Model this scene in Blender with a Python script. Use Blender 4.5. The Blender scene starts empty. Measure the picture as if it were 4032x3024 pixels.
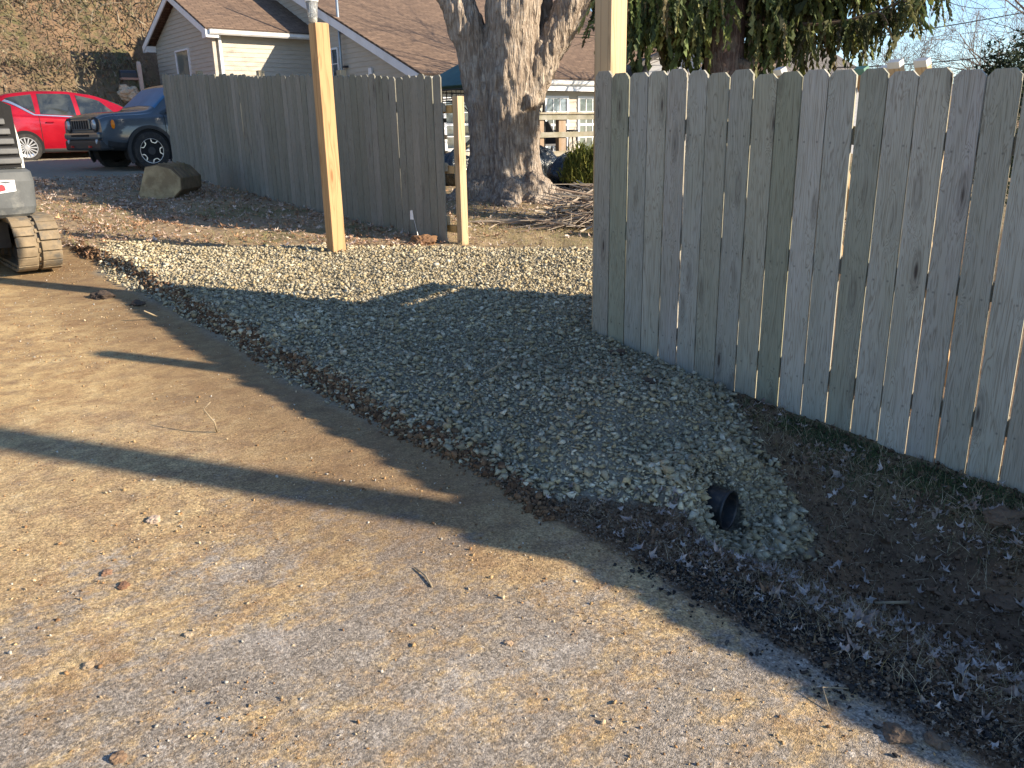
import bpy, bmesh, math, random
import numpy as np
from math import sin, cos, pi, radians, sqrt, atan2
from mathutils import Vector, Matrix
random.seed(7); RNG = np.random.default_rng(7)
SC = bpy.context.scene
# ------------------------------------------------------------------ camera, world, sun, exposure
th, rho = radians(17.0), radians(1.1)
F = Vector((0, cos(th), -sin(th))); U0 = Vector((0, sin(th), cos(th))); X0 = Vector((1, 0, 0))
R_ = cos(rho)*X0 - sin(rho)*U0; U_ = sin(rho)*X0 + cos(rho)*U0
cam = bpy.data.cameras.new("camera"); co = bpy.data.objects.new("camera", cam); SC.collection.objects.link(co)
m3 = Matrix((R_, U_, -F)).transposed()
co.matrix_world = Matrix.Translation((0, 0, 1.6)) @ m3.to_4x4()
cam.sensor_width = 36; cam.lens = 828/1024*36; cam.clip_start = .05; cam.clip_end = 4000
SC.camera = co
SUN_EL = radians(21.3); sdir = Vector((.955*cos(SUN_EL), -.296*cos(SUN_EL), sin(SUN_EL))).normalized()
w = bpy.data.worlds.new("World"); SC.world = w; w.use_nodes = True
nt = w.node_tree; sky = nt.nodes.new("ShaderNodeTexSky"); sky.sky_type = 'NISHITA'; sky.sun_disc = False
sky.sun_elevation = SUN_EL; sky.sun_rotation = atan2(.955, -.296); sky.air_density = .85; sky.dust_density = .05; sky.ozone_density = 3.0
nt.links.new(sky.outputs[0], nt.nodes["Background"].inputs[0]); nt.nodes["Background"].inputs[1].default_value = .118
sl = bpy.data.lights.new("sun", 'SUN'); sl.energy = 5.0; sl.angle = radians(.55); sl.color = (1.0, .85, .64)
so = bpy.data.objects.new("sun", sl); SC.collection.objects.link(so)
so.rotation_euler = (-sdir).to_track_quat('-Z', 'Y').to_euler()
SC.view_settings.view_transform = 'Standard'; SC.view_settings.look = 'None'
SC.view_settings.gamma = 1; SC.view_settings.exposure = 1.16
# ------------------------------------------------------------------ frame of the place: s runs along the fence, t towards the yard
DX, DY = -.6392, .7690; NX, NY = .7690, .6392; A0 = atan2(DY, DX)
def L(s, t, z=0): return (s*DX+t*NX, s*DY+t*NY, z)
def sm(a, b, x):
    x = np.clip((np.asarray(x, float)-a)/(b-a), 0, 1); return x*x*(3-2*x)
def vn(x, y, seed=0):
    xi = np.floor(x).astype(np.int64); yi = np.floor(y).astype(np.int64); fx = x-xi; fy = y-yi
    def h(a, b):
        v = (a*374761393 + b*668265263 + seed*982451653) & 0xffffffff
        v = ((v ^ (v >> 13))*1274126177) & 0xffffffff; v = v ^ (v >> 16)
        return (v & 0xffff)/65535.
    u = fx*fx*(3-2*fx); q = fy*fy*(3-2*fy)
    return (h(xi, yi)*(1-u)+h(xi+1, yi)*u)*(1-q)+(h(xi, yi+1)*(1-u)+h(xi+1, yi+1)*u)*q-.5
def fbm(x, y, f, o=3, seed=0):
    r = 0; a = 1.
    for i in range(o): r = r+a*vn(x*f, y*f, seed+i); a *= .5; f *= 2.03
    return r
PAD = np.array([(8.3,1.97),(6.96,2.03),(5.6,2.06),(4.37,2.03),(3.5,2.12),(2.9,2.16),(2.45,2.25),(2.15,2.55),(1.95,2.66),(1.74,2.82),(1.66,3.06),(1.84,3.27),(2.12,3.42),(2.45,3.68),(2.8,3.97),(3.3,4.15),(3.9,4.4),(4.3,6.2),(6.3,6.7),(7.3,5.5),(8.1,4.35),(8.6,3.35),(9.6,2.4)])
def sdpoly(s, t, P=PAD):
    s = np.asarray(s, float); t = np.asarray(t, float); dm = np.full(s.shape, 1e9); ins = np.zeros(s.shape, bool)
    for i in range(len(P)):
        a = P[i]; b = P[(i+1) % len(P)]; e = b-a; ws = s-a[0]; wt = t-a[1]
        k = np.clip((ws*e[0]+wt*e[1])/(e@e), 0, 1); dm = np.minimum(dm, (ws-k*e[0])**2+(wt-k*e[1])**2)
        c = ((a[1] > t) != (b[1] > t)) & (s < e[0]*(t-a[1])/(e[1]+1e-12)+a[0]); ins ^= c
    return np.where(ins, 1, -1)*np.sqrt(dm)
def edge_t(s): return 2.12+.05*fbm(s, s*0, 2.1, 3, 5)-.18*sm(8.5, 11, s)
def H(s, t, fine=True, trench=False):
    s = np.asarray(s, float); t = np.asarray(t, float)
    z = .06*(np.clip(s, -12, 17)-1.4)+.03*np.clip(s-17, 0, 8)
    bank = (1-sm(8.5, 8.95, t)); z = z+2.35*sm(24.7, 26.4, s)*np.where(s < 27.6, bank, 1.)
    up = np.clip(s-26.5, 0, 34)*(1-sm(18, 30, t))
    z = z+up*.66*sm(0, 3, up)*np.where(s < 27.6, bank, 1.)+ .7*fbm(s, t, .3, 3, 3)*sm(2, 8, up)
    dmask = 1-sm(1.25, 2.75, s)
    z = z-.33*dmask*np.exp(-((t-3.12)/.42)**2)*(1+.25*fbm(s, t, 1.3, 2, 9))
    e = edge_t(s)
    lip = sm(e-.03, e+.10, t)*sm(2.2, 3.4, s)
    z = z+.035*lip+.045*np.exp(-((t-e-.08)/.09)**2)*sm(2.4, 3.2, s)*(.6+1.2*fbm(s, t, 3.5, 3, 21))
    sd = sdpoly(s, t)
    z = z+.055*sm(-.06, .45, sd)
    z = z+.13*np.exp(-(((s-2.6)/.7)**2+((t-3.1)/.5)**2))*sm(-.05, .3, sd)
    z = z+.05*np.exp(-(((s-10.3)/1.6)**2+((t-8.7)/1.6)**2))
    ver = sm(e, e+.25, t)
    z = z+ver*(.03*fbm(s, t, 1.7, 3, 31)*(1-sm(12,20,s)))
    wl = np.exp(-(((s-2.05)/.52)**4+((t-2.93)/.34)**4)); zv = -.175+.30*sm(1.95, 2.17, s+.30*np.abs(t-2.93)-.02)
    z = z*(1-wl)+zv*wl
    if trench: z = np.where((np.abs(t-2.93) < .105) & (s > 1.93) & (s < 2.14), np.minimum(z, -.19), z)
    if fine:
        soil = ver*(1-sm(-.1, .1, sd))
        z = z+.016*soil*fbm(s, t, 9., 3, 41)+.0025*(1-ver)*fbm(s, t, 6., 3, 51)+.012*(sm(-.1,.1,sd))*fbm(s, t, 5., 2, 61)
    return z
def Hs(s, t): return float(H(np.array([s]), np.array([t]))[0])
# ------------------------------------------------------------------ mesh helpers
def link(o): SC.collection.objects.link(o); return o
def tag(o, label, cat, group=None, kind=None):
    if label: o["label"] = label
    if cat: o["category"] = cat
    if group: o["group"] = group
    if kind: o["kind"] = kind
    return o
def root(name, loc, rz, label, cat, group=None):
    o = bpy.data.objects.new(name, None); link(o); o.location = loc; o.rotation_euler = (0, 0, rz); o.empty_display_size = .1
    return tag(o, label, cat, group)
class MB:
    def __init__(s): s.v = []; s.f = []; s.M = None
    def _a(s, vs, fs):
        k = len(s.v)
        if s.M is not None: vs = [tuple(s.M @ Vector(v)) for v in vs]
        s.v += [tuple(v) for v in vs]; s.f += [tuple(i+k for i in f) for f in fs]; return s
    def box(s, x0, x1, y0, y1, z0, z1, M=None):
        vs = [Vector((x, y, z)) for z in (z0, z1) for y in (y0, y1) for x in (x0, x1)]
        if M is not None: vs = [M @ v for v in vs]
        return s._a(vs, [(0,2,3,1),(4,5,7,6),(0,1,5,4),(2,6,7,3),(0,4,6,2),(1,3,7,5)])
    def ptube(s, pts, rad, n=10, cap=True):
        pts = [Vector(p) for p in pts]; rad = [rad]*len(pts) if not hasattr(rad, '__len__') else rad
        vs = []; up = None
        for i, p in enumerate(pts):
            d = (pts[min(i+1, len(pts)-1)]-pts[max(i-1, 0)]).normalized()
            if up is None: up = Vector((0,0,1)) if abs(d.z) < .9 else Vector((1,0,0))
            a = d.cross(up).normalized(); b = a.cross(d).normalized(); up = b
            for k in range(n):
                q = 2*pi*k/n; vs.append(p+a*cos(q)*rad[i]+b*sin(q)*rad[i])
        fs = [(i*n+k, i*n+(k+1) % n, (i+1)*n+(k+1) % n, (i+1)*n+k) for i in range(len(pts)-1) for k in range(n)]
        if cap: fs += [tuple(range(n))[::-1], tuple((len(pts)-1)*n+k for k in range(n))]
        return s._a(vs, fs)
    def prism(s, poly, ax, a, b):  # poly in the two other axes, extruded along ax
        def mk(p, c): return {'x': (c, p[0], p[1]), 'y': (p[0], c, p[1]), 'z': (p[0], p[1], c)}[ax]
        n = len(poly); vs = [mk(p, a) for p in poly]+[mk(p, b) for p in poly]
        fs = [tuple(range(n)), tuple(range(2*n-1, n-1, -1))]+[(i, i+n, (i+1) % n+n, (i+1) % n) for i in range(n)]
        return s._a(vs, fs)
    def lathe(s, prof, n=24, M=None, close=False):  # prof (r, z)
        vs = [Vector((r*cos(2*pi*k/n), r*sin(2*pi*k/n), z)) for r, z in prof for k in range(n)]
        if M is not None: vs = [M @ v for v in vs]
        m = len(prof); fs = [(i*n+k, i*n+(k+1) % n, (i+1)*n+(k+1) % n, (i+1)*n+k) for i in range(m-1) for k in range(n)]
        if close: fs += [((m-1)*n+k, (m-1)*n+(k+1) % n, (k+1) % n, k) for k in range(n)]
        return s._a(vs, fs)
    def quad(s, *p): return s._a(p, [tuple(range(len(p)))])
    def grid(s, fn, nu, nv):
        vs = [fn(i/nu, j/nv) for i in range(nu+1) for j in range(nv+1)]
        return s._a(vs, [(i*(nv+1)+j, (i+1)*(nv+1)+j, (i+1)*(nv+1)+j+1, i*(nv+1)+j+1) for i in range(nu) for j in range(nv)])
    def build(s, name, mat, parent=None, smooth=False, bevel=0, loc=(0,0,0), rz=0, auto=None, fix=True):
        me = bpy.data.meshes.new(name); me.from_pydata(s.v, [], s.f); me.update()
        if fix:
            bm = bmesh.new(); bm.from_mesh(me); bmesh.ops.recalc_face_normals(bm, faces=bm.faces); bm.to_mesh(me); bm.free()
        if mat: me.materials.append(mat)
        o = bpy.data.objects.new(name, me); link(o); o.location = loc; o.rotation_euler = (0, 0, rz)
        if parent is not None: o.parent = parent
        if smooth: me.polygons.foreach_set('use_smooth', [True]*len(me.polygons))
        if bevel:
            b = o.modifiers.new('bevel', 'BEVEL'); b.width = bevel; b.segments = 2; b.limit_method = 'ANGLE'; b.harden_normals = False
        return o
def npmesh(name, V, Fc, mat, col=None, rz=0, smooth=False, loc=(0,0,0), attrs=None):
    """V (n,3) array; Fc (m,k) array"""
    me = bpy.data.meshes.new(name); n = len(V); m, k = Fc.shape
    me.vertices.add(n); me.vertices.foreach_set('co', np.asarray(V, np.float32).ravel())
    me.loops.add(m*k); me.loops.foreach_set('vertex_index', Fc.astype(np.int32).ravel())
    me.polygons.add(m); me.polygons.foreach_set('loop_start', np.arange(0, m*k, k, dtype=np.int32))
    try: me.polygons.foreach_set('loop_total', np.full(m, k, np.int32))
    except Exception: pass
    if smooth: me.polygons.foreach_set('use_smooth', np.ones(m, bool))
    me.update(calc_edges=True)
    if col is not None:
        a = me.color_attributes.new('Col', 'FLOAT_COLOR', 'POINT'); c = np.ones((n, 4), np.float32); c[:, :3] = col; a.data.foreach_set('color', c.ravel())
    for nm, c3 in (attrs or {}).items():
        a = me.color_attributes.new(nm, 'FLOAT_COLOR', 'POINT'); c = np.ones((n, 4), np.float32); c[:, :3] = c3; a.data.foreach_set('color', c.ravel())
    if mat: me.materials.append(mat)
    o = bpy.data.objects.new(name, me); link(o); o.rotation_euler = (0, 0, rz); o.location = loc
    return o
def rotmats(N, tilt=pi, yaw=True, base=None):
    a = RNG.uniform(0, 2*pi, N); ax = RNG.normal(size=(N, 3)); ax[:, 2] *= .3; ax /= np.linalg.norm(ax, axis=1)[:, None]
    b = RNG.uniform(-1, 1, N)*tilt
    K = np.zeros((N, 3, 3)); K[:,0,1] = -ax[:,2]; K[:,0,2] = ax[:,1]; K[:,1,0] = ax[:,2]; K[:,1,2] = -ax[:,0]; K[:,2,0] = -ax[:,1]; K[:,2,1] = ax[:,0]
    I = np.eye(3)[None]; T = I+np.sin(b)[:,None,None]*K+(1-np.cos(b))[:,None,None]*(K@K)
    Z = np.zeros((N, 3, 3)); Z[:,0,0] = np.cos(a); Z[:,0,1] = -np.sin(a); Z[:,1,0] = np.sin(a); Z[:,1,1] = np.cos(a); Z[:,2,2] = 1
    return T@Z if yaw else T
def scatter(name, temps, pos, rot, scl, col, mat, rz=A0, smooth=False):
    """temps: list of (V,F) with equal face arity"""
    N = len(pos); which = RNG.integers(0, len(temps), N); VV = []; FF = []; CC = []; off = 0
    if scl.ndim == 1: scl = np.repeat(scl[:, None], 3, 1)
    for i, (v, f) in enumerate(temps):
        ix = np.where(which == i)[0]
        if not len(ix): continue
        P = v[None]*scl[ix][:, None, :]; P = np.einsum('nij,nkj->nki', rot[ix], P)+pos[ix][:, None, :]
        k = len(v); VV.append(P.reshape(-1, 3)); FF.append((f[None]+(np.arange(len(ix))*k)[:, None, None]+off).reshape(-1, f.shape[1]))
        CC.append(np.repeat(col[ix], k, 0)); off += k*len(ix)
    return npmesh(name, np.concatenate(VV), np.concatenate(FF), mat, np.concatenate(CC), rz, smooth)
def stone_temps(n, pts=10, flat=.62, seed=1, cube=.0):
    r = np.random.default_rng(seed); out = []
    for i in range(n):
        p = r.normal(size=(pts, 3)); p /= np.linalg.norm(p, axis=1)[:, None]; p *= r.uniform(.75, 1.1, (pts, 1)); p *= np.array([1, r.uniform(.6, .9), r.uniform(flat*.6, flat*1.2)])
        bm = bmesh.new(); [bm.verts.new(q) for q in p]; bmesh.ops.convex_hull(bm, input=bm.verts); bmesh.ops.triangulate(bm, faces=bm.faces)
        bmesh.ops.delete(bm, geom=[v for v in bm.verts if not v.link_faces], context='VERTS'); bm.verts.index_update()
        out.append((np.array([v.co[:] for v in bm.verts]), np.array([[v.index for v in f.verts] for f in bm.faces]))); bm.free()
    return out
# ------------------------------------------------------------------ material helpers
class NT:
    def __init__(s, name):
        s.m = bpy.data.materials.new(name); s.m.use_nodes = True; s.t = s.m.node_tree; s.b = s.t.nodes['Principled BSDF']
        s.b.inputs['Roughness'].default_value = .8; s.b.inputs['Specular IOR Level'].default_value = .3
    def n(s, typ, **k):
        nd = s.t.nodes.new('ShaderNode'+typ)
        for a, v in k.items(): setattr(nd, a, v)
        return nd
    def l(s, a, b): s.t.links.new(a, b)
    def set(s, sock, v):
        if hasattr(v, 'is_linked') or hasattr(v, 'links'): s.l(v, sock)
        else: sock.default_value = v if not isinstance(v, tuple) or len(v) != 3 or sock.type != 'RGBA' else (*v, 1)
    def coord(s, sc=(1,1,1), src='Object', off=None, rot=(0,0,0)):
        c = s.n('TexCoord').outputs[src]; mp = s.n('Mapping'); mp.inputs['Scale'].default_value = sc; mp.inputs['Rotation'].default_value = rot
        if off is not None:
            ad = s.n('VectorMath', operation='ADD'); s.l(c, ad.inputs[0]); s.l(off, ad.inputs[1]); c = ad.outputs[0]
        s.l(c, mp.inputs[0]); return mp.outputs[0]
    def noise(s, vec, scale=5., detail=4., rough=.6, dist=0., out='Fac'):
        q = s.n('TexNoise'); s.l(vec, q.inputs['Vector']); q.inputs['Scale'].default_value = scale; q.inputs['Detail'].default_value = detail
        q.inputs['Roughness'].default_value = rough; q.inputs['Distortion'].default_value = dist; return q.outputs[out]
    def voro(s, vec, scale=5., feature='F1', out='Distance', rand=1.):
        q = s.n('TexVoronoi', feature=feature); s.l(vec, q.inputs['Vector']); q.inputs['Scale'].default_value = scale; q.inputs['Randomness'].default_value = rand; return q.outputs[out]
    def ramp(s, fac, stops, interp='LINEAR'):
        r = s.n('ValToRGB'); r.color_ramp.interpolation = interp; e = r.color_ramp.elements
        while len(e) < len(stops): e.new(.5)
        for i, (p, c) in enumerate(stops): e[i].position = p; e[i].color = (*c, 1) if isinstance(c, tuple) else (c, c, c, 1)
        s.l(fac, r.inputs[0]); return r.outputs[0]
    def mix(s, fac, a, b, mode='MIX'):
        q = s.n('Mix', data_type='RGBA', blend_type=mode); s.set(q.inputs['Factor'], fac); s.set(q.inputs['A'], a); s.set(q.inputs['B'], b); return q.outputs['Result']
    def math(s, op, a, b=None, c=None, clamp=False):
        q = s.n('Math', operation=op, use_clamp=clamp); s.set(q.inputs[0], a)
        if b is not None: s.set(q.inputs[1], b)
        if c is not None: s.set(q.inputs[2], c)
        return q.outputs[0]
    def rnd(s): return s.n('ObjectInfo').outputs['Random']
    def attr(s, name):
        a = s.n('Attribute'); a.attribute_name = name; return a.outputs['Color']
    def bump(s, h, strength=.5, dist=.01, nrm=None):
        q = s.n('Bump'); q.inputs['Strength'].default_value = strength; q.inputs['Distance'].default_value = dist; s.l(h, q.inputs['Height'])
        if nrm is not None: s.l(nrm, q.inputs['Normal'])
        return q.outputs[0]
    def out(s, col=None, rough=None, nrm=None, **k):
        if col is not None: s.set(s.b.inputs['Base Color'], col)
        if rough is not None: s.set(s.b.inputs['Roughness'], rough)
        if nrm is not None: s.l(nrm, s.b.inputs['Normal'])
        for a, v in k.items(): s.set(s.b.inputs[a.replace('_', ' ')], v)
        return s.m
def plain(name, col, rough=.6, var=.12, scale=6., bump=0., metal=0., spec=.4, src='Object', dirt=None):
    q = NT(name); v = q.coord(src=src); f = q.noise(v, scale, 5)
    c = q.mix(q.ramp(f, [(.3, 0.), (.7, 1.)]), tuple(x*(1-var) for x in col), tuple(min(1, x*(1+var)) for x in col))
    if dirt: c = q.mix(q.ramp(q.noise(v, scale*.6, 6, .7), [(.5, 0.), (.62, dirt[1])]), c, dirt[0])
    nr = q.bump(q.noise(v, scale*12, 3), bump, .004) if bump else None
    q.b.inputs['Metallic'].default_value = metal; q.b.inputs['Specular IOR Level'].default_value = spec
    return q.out(c, rough, nr)
def wood(name, cols, grain=.5, knots=True, rough=.8, axis='z', gscale=1., green=None, dark=(.07,.055,.045), ring=0., nails=False, ks=1.):
    """grain along the local axis, colours picked by the object's own random number"""
    q = NT(name); r = q.rnd()
    cv = q.n('CombineXYZ'); q.l(q.math('MULTIPLY', r, 37.), cv.inputs[0]); q.l(q.math('MULTIPLY', r, 91.), cv.inputs[2]); q.l(q.math('MULTIPLY', r, 53.), cv.inputs[1])
    if axis == 'z': g, kn, rot = (1, 1, .045), (9, 9, 1.9), (0,0,0)
    elif axis == 'x': g, kn, rot = (.045, 1, 1), (1.9, 9, 9), (0,0,0)
    else: g, kn, rot = (1, .045, 1), (9, 1.9, 9), (0,0,0)
    kn = tuple(k*ks for k in kn); base = q.coord((1,1,1), off=cv.outputs[0])
    mg = q.n('Mapping'); mg.inputs['Scale'].default_value = g; q.l(base, mg.inputs[0])
    mk = q.n('Mapping'); mk.inputs['Scale'].default_value = kn; q.l(base, mk.inputs[0])
    kd = q.voro(mk.outputs[0], 1., rand=1.)
    infl = q.math('MULTIPLY', q.ramp(kd, [(0., 1.), (.45, 0.)]), .03)
    av = q.n('VectorMath', operation='ADD'); q.l(mg.outputs[0], av.inputs[0]); q.l(infl, av.inputs[1])
    wv = q.noise(av.outputs[0], 26*gscale, 3, .5, .6); fine = q.noise(av.outputs[0], 190*gscale, 4, .7)
    lines = q.math('ABSOLUTE', q.math('SINE', q.math('MULTIPLY', wv, 44.)))
    gr = q.math('ADD', q.math('MULTIPLY', lines, .55), q.math('MULTIPLY', fine, .5))
    col = q.ramp(r, [(i/max(1, len(cols)-1)*.98, c) for i, c in enumerate(cols)], 'LINEAR')
    vv = q.n('Mapping'); vv.inputs['Scale'].default_value = (3,3,.8) if axis == 'z' else (.8,3,3); q.l(base, vv.inputs[0])
    blot = q.noise(vv.outputs[0], 1.4, 4, .6)
    col = q.mix(q.ramp(blot, [(.35, 0.), (.7, .8)]), col, q.mix(.5, col, green or (.45,.44,.43)))
    c = q.mix(q.math('MULTIPLY', q.ramp(gr, [(.12, 1.), (.62, 0.)]), grain), col, q.mix(1., col, (.50,.45,.40), 'MULTIPLY'))
    h = gr
    if knots:
        sel = q.ramp(q.voro(mk.outputs[0], 1., out='Color'), [(.30, 0.), (.34, 1.)])
        kc = q.math('MULTIPLY', q.ramp(kd, [(.05, 1.), (.13, 0.)]), sel)
        kr = q.math('MULTIPLY', q.ramp(kd, [(.10, 0.), (.16, .55), (.27, 0.)]), sel)
        c = q.mix(kr, c, q.mix(.7, c, dark)); c = q.mix(kc, c, dark)
    if nails:
        sx = q.n('SeparateXYZ'); q.l(q.n('TexCoord').outputs['Object'], sx.inputs[0]); ax = q.math('SUBTRACT', q.math('ABSOLUTE', sx.outputs[0]), .036)
        for zn in (.26, .86, 1.5):
            dd = q.math('SQRT', q.math('ADD', q.math('MULTIPLY', ax, ax), q.math('POWER', q.math('ABSOLUTE', q.math('SUBTRACT', sx.outputs[2], zn)), 2.)))
            c = q.mix(q.ramp(dd, [(.0028, .65), (.0055, 0.)]), c, (.05,.045,.045))
    return q.out(c, rough, q.bump(h, .5, .003))
M = {}
M['fence'] = wood('weathered_fence_wood', [(.27,.27,.20),(.41,.395,.34),(.35,.34,.315),(.32,.305,.225),(.45,.425,.375),(.28,.28,.225),(.40,.38,.355),(.33,.30,.25)], 1., green=(.27,.27,.175), nails=True)
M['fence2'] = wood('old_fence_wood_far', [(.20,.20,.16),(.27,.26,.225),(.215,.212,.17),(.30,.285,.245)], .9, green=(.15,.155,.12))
M['rail'] = wood('fence_rail_wood', [(.30,.25,.16),(.26,.22,.15)], .5, axis='x', knots=False)
M['newpost'] = wood('new_yellow_pine', [(.46,.275,.13),(.43,.255,.12)], .75, knots=True, dark=(.26,.13,.05), rough=.7, green=(.55,.36,.18), gscale=.16, ks=.7)
M['newpost2'] = wood('new_pale_pine', [(.48,.34,.195),(.45,.315,.18)], .75, knots=True, dark=(.28,.15,.06), rough=.7, green=(.52,.40,.26), gscale=.16, ks=.7)
M['newrail'] = wood('new_rail_pine', [(.52,.33,.12),(.48,.30,.11)], .4, axis='x', knots=False)
M['deckwood'] = wood('deck_wood', [(.22,.19,.13),(.26,.22,.15),(.20,.19,.14)], .5, axis='y', knots=False)
M['deckpost'] = wood('deck_post_wood', [(.30,.18,.10),(.26,.17,.10)], .5, knots=False)
def colmat(name, rough=.85, amp=.25, scale=90., spec=.3, bump=.4, trans=0.):
    q = NT(name); a = q.attr('Col'); f = q.noise(q.coord(), scale, 4, .6)
    c = q.mix(1., a, q.ramp(f, [(.3, 1-amp), (.7, 1+amp)]), 'MULTIPLY')
    q.b.inputs['Specular IOR Level'].default_value = spec
    m = q.out(c, rough, q.bump(f, bump, .002) if bump else None)
    if trans:
        tb = q.n('BsdfTranslucent'); q.l(c, tb.inputs[0]); ms = q.n('MixShader'); ms.inputs[0].default_value = trans
        q.l(q.b.outputs[0], ms.inputs[1]); q.l(tb.outputs[0], ms.inputs[2]); q.l(ms.outputs[0], q.t.nodes['Material Output'].inputs[0])
    return m
M['stone'] = colmat('crushed_stone', .85); M['leaf'] = colmat('dry_leaf', .7, .3, 40., trans=.15); M['blade'] = colmat('dry_grass', .7, .15, 30., bump=0, trans=.2)
M['crumb'] = colmat('soil_crumb', .95, .35, 120., spec=.1); M['needle'] = colmat('spruce_needles', .75, .3, 25., bump=0, trans=.25); M['stick'] = colmat('stick_bark', .85, .3, 60.)
# ------------------------------------------------------------------ ground
def ground_mat():
    q = NT('ground_surface'); z1 = q.attr('zoneA'); z2 = q.attr('zoneB')
    sA = q.n('SeparateColor'); q.l(z1, sA.inputs[0]); sB = q.n('SeparateColor'); q.l(z2, sB.inputs[0])
    dirtA, verge, pad = sA.outputs[0], sA.outputs[1], sA.outputs[2]; tan_, black, green = sB.outputs[0], sB.outputs[1], sB.outputs[2]
    o = q.coord(); st = q.coord((2.6, 1.0, 1.), rot=(0, 0, .12))
    fine = q.noise(o, 120., 6, .8); vor = q.voro(o, 240.); med = q.noise(o, 9., 6, .65); big = q.noise(o, 1.1, 5, .6)
    # worn asphalt
    asp = q.mix(q.ramp(fine, [(.36, 0.), (.62, 1.)]), (.095,.083,.073), (.43,.385,.335))
    asp = q.mix(q.ramp(big, [(.35, 0.), (.7, .5)]), asp, (.27,.235,.20))
    asp = q.mix(q.ramp(q.noise(o, 3.3, 5, .7), [(.52, 0.), (.68, .45)]), asp, (.50,.47,.44))
    asp = q.mix(q.ramp(q.voro(o, 70., out='Color'), [(.88, 0.), (.95, .8)]), asp, (.55,.51,.46))
    # smeared clay film in many small patches, thicker with distance along the road
    st2 = q.coord((2.0, 1.25, 1.), rot=(0, 0, .12))
    sn = q.noise(st2, 9., 8, .78, .25); sn2 = q.noise(st2, 1.7, 5, .65); sn3 = q.noise(o, 30., 5, .7)
    e = q.math('ADD', q.math('ADD', q.math('MULTIPLY', sn, .9), q.math('MULTIPLY', sn2, .75)), q.math('MULTIPLY', sn3, .28))
    thr = q.math('ADD', e, q.math('MULTIPLY', dirtA, .85))
    film = q.ramp(q.math('SUBTRACT', thr, .50), [(.42, .04), (.52, .5), (.60, 1.)])
    grainy = q.ramp(fine, [(.30, .30), (.62, 1.)]); thick = q.ramp(dirtA, [(.35, 0.), (.95, .9)])
    filmf = q.math('MULTIPLY', film, q.math('MAXIMUM', grainy, thick))
    dcol = q.ramp(q.noise(st2, 4.1, 7, .75, .4), [(.25, (.22,.125,.06)), (.42, (.41,.265,.125)), (.56, (.56,.395,.19)), (.70, (.64,.49,.27)), (.8, (.44,.30,.16))])
    dcol = q.mix(q.ramp(q.noise(st2, 11., 5, .75), [(.62, 0.), (.70, .75)]), dcol, (.30,.14,.06))
    dcol = q.mix(q.ramp(med, [(.34, .6), (.50, 0.)]), dcol, (.24,.165,.10))
    col = q.mix(filmf, asp, dcol)
    vc = q.n('SeparateColor'); q.l(q.voro(o, 150., out='Color'), vc.inputs[0]); vd = q.n('SeparateColor'); q.l(q.voro(o, 75., out='Color'), vd.inputs[0])
    sp = q.math('MULTIPLY', q.ramp(vc.outputs[0], [(0., .62), (1., 1.36)]), q.ramp(vd.outputs[1], [(0., .80), (1., 1.18)]))
    spf = q.math('SUBTRACT', 1., q.math('MULTIPLY', thick, .55)); col = q.mix(spf, col, q.mix(1., col, sp, 'MULTIPLY'))
    # dark wet stains
    col = q.mix(q.ramp(q.noise(st, 3.2, 6, .7, .2), [(.60, 0.), (.72, .5)]), col, (.13,.095,.065))
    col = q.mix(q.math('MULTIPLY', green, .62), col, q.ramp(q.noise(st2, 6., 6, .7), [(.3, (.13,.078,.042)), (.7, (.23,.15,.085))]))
    # verge soil
    soil = q.ramp(q.noise(o, 14., 7, .7), [(.3, (.055,.036,.026)), (.5, (.125,.082,.055)), (.72, (.24,.17,.11))])
    soil = q.mix(q.ramp(big, [(.42, 0.), (.6, .8)]), soil, q.ramp(med, [(.3, (.19,.12,.075)), (.7, (.27,.17,.10))]))
    soil = q.mix(tan_, soil, q.ramp(q.noise(o, 22., 6, .75), [(.3, (.17,.115,.065)), (.5, (.33,.24,.145)), (.7, (.46,.37,.25))]))
    soil = q.mix(q.math('MULTIPLY', green, q.ramp(q.noise(o, 4., 5, .6), [(.42, 0.), (.6, 1.)])), soil, (.075,.10,.035))
    col = q.mix(verge, col, soil)
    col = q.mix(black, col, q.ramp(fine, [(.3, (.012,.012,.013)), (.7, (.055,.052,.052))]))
    col = q.mix(pad, col, q.ramp(q.noise(o, 60., 4, .7), [(.3, (.15,.13,.10)), (.7, (.36,.33,.26))]))
    h = q.math('ADD', q.math('MULTIPLY', fine, .8), q.math('MULTIPLY', vor, -.5))
    nb = q.bump(h, .9, .0055); nb = q.bump(q.noise(st, 14., 6, .7), .5, .014, nb)
    return q.out(col, .92, nb, Specular_IOR_Level=.2)
M['ground'] = ground_mat()
def axis_pts(lo, a, b, hi, step, g=1.13, mx=4.):
    m = list(np.arange(a, b+1e-6, step)); d = step; x = b
    while x < hi: d = min(d*g, mx); x += d; m.append(x)
    d = step; x = a; pre = []
    while x > lo: d = min(d*g, mx); x -= d; pre.append(x)
    return np.array(pre[::-1]+m)
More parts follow.
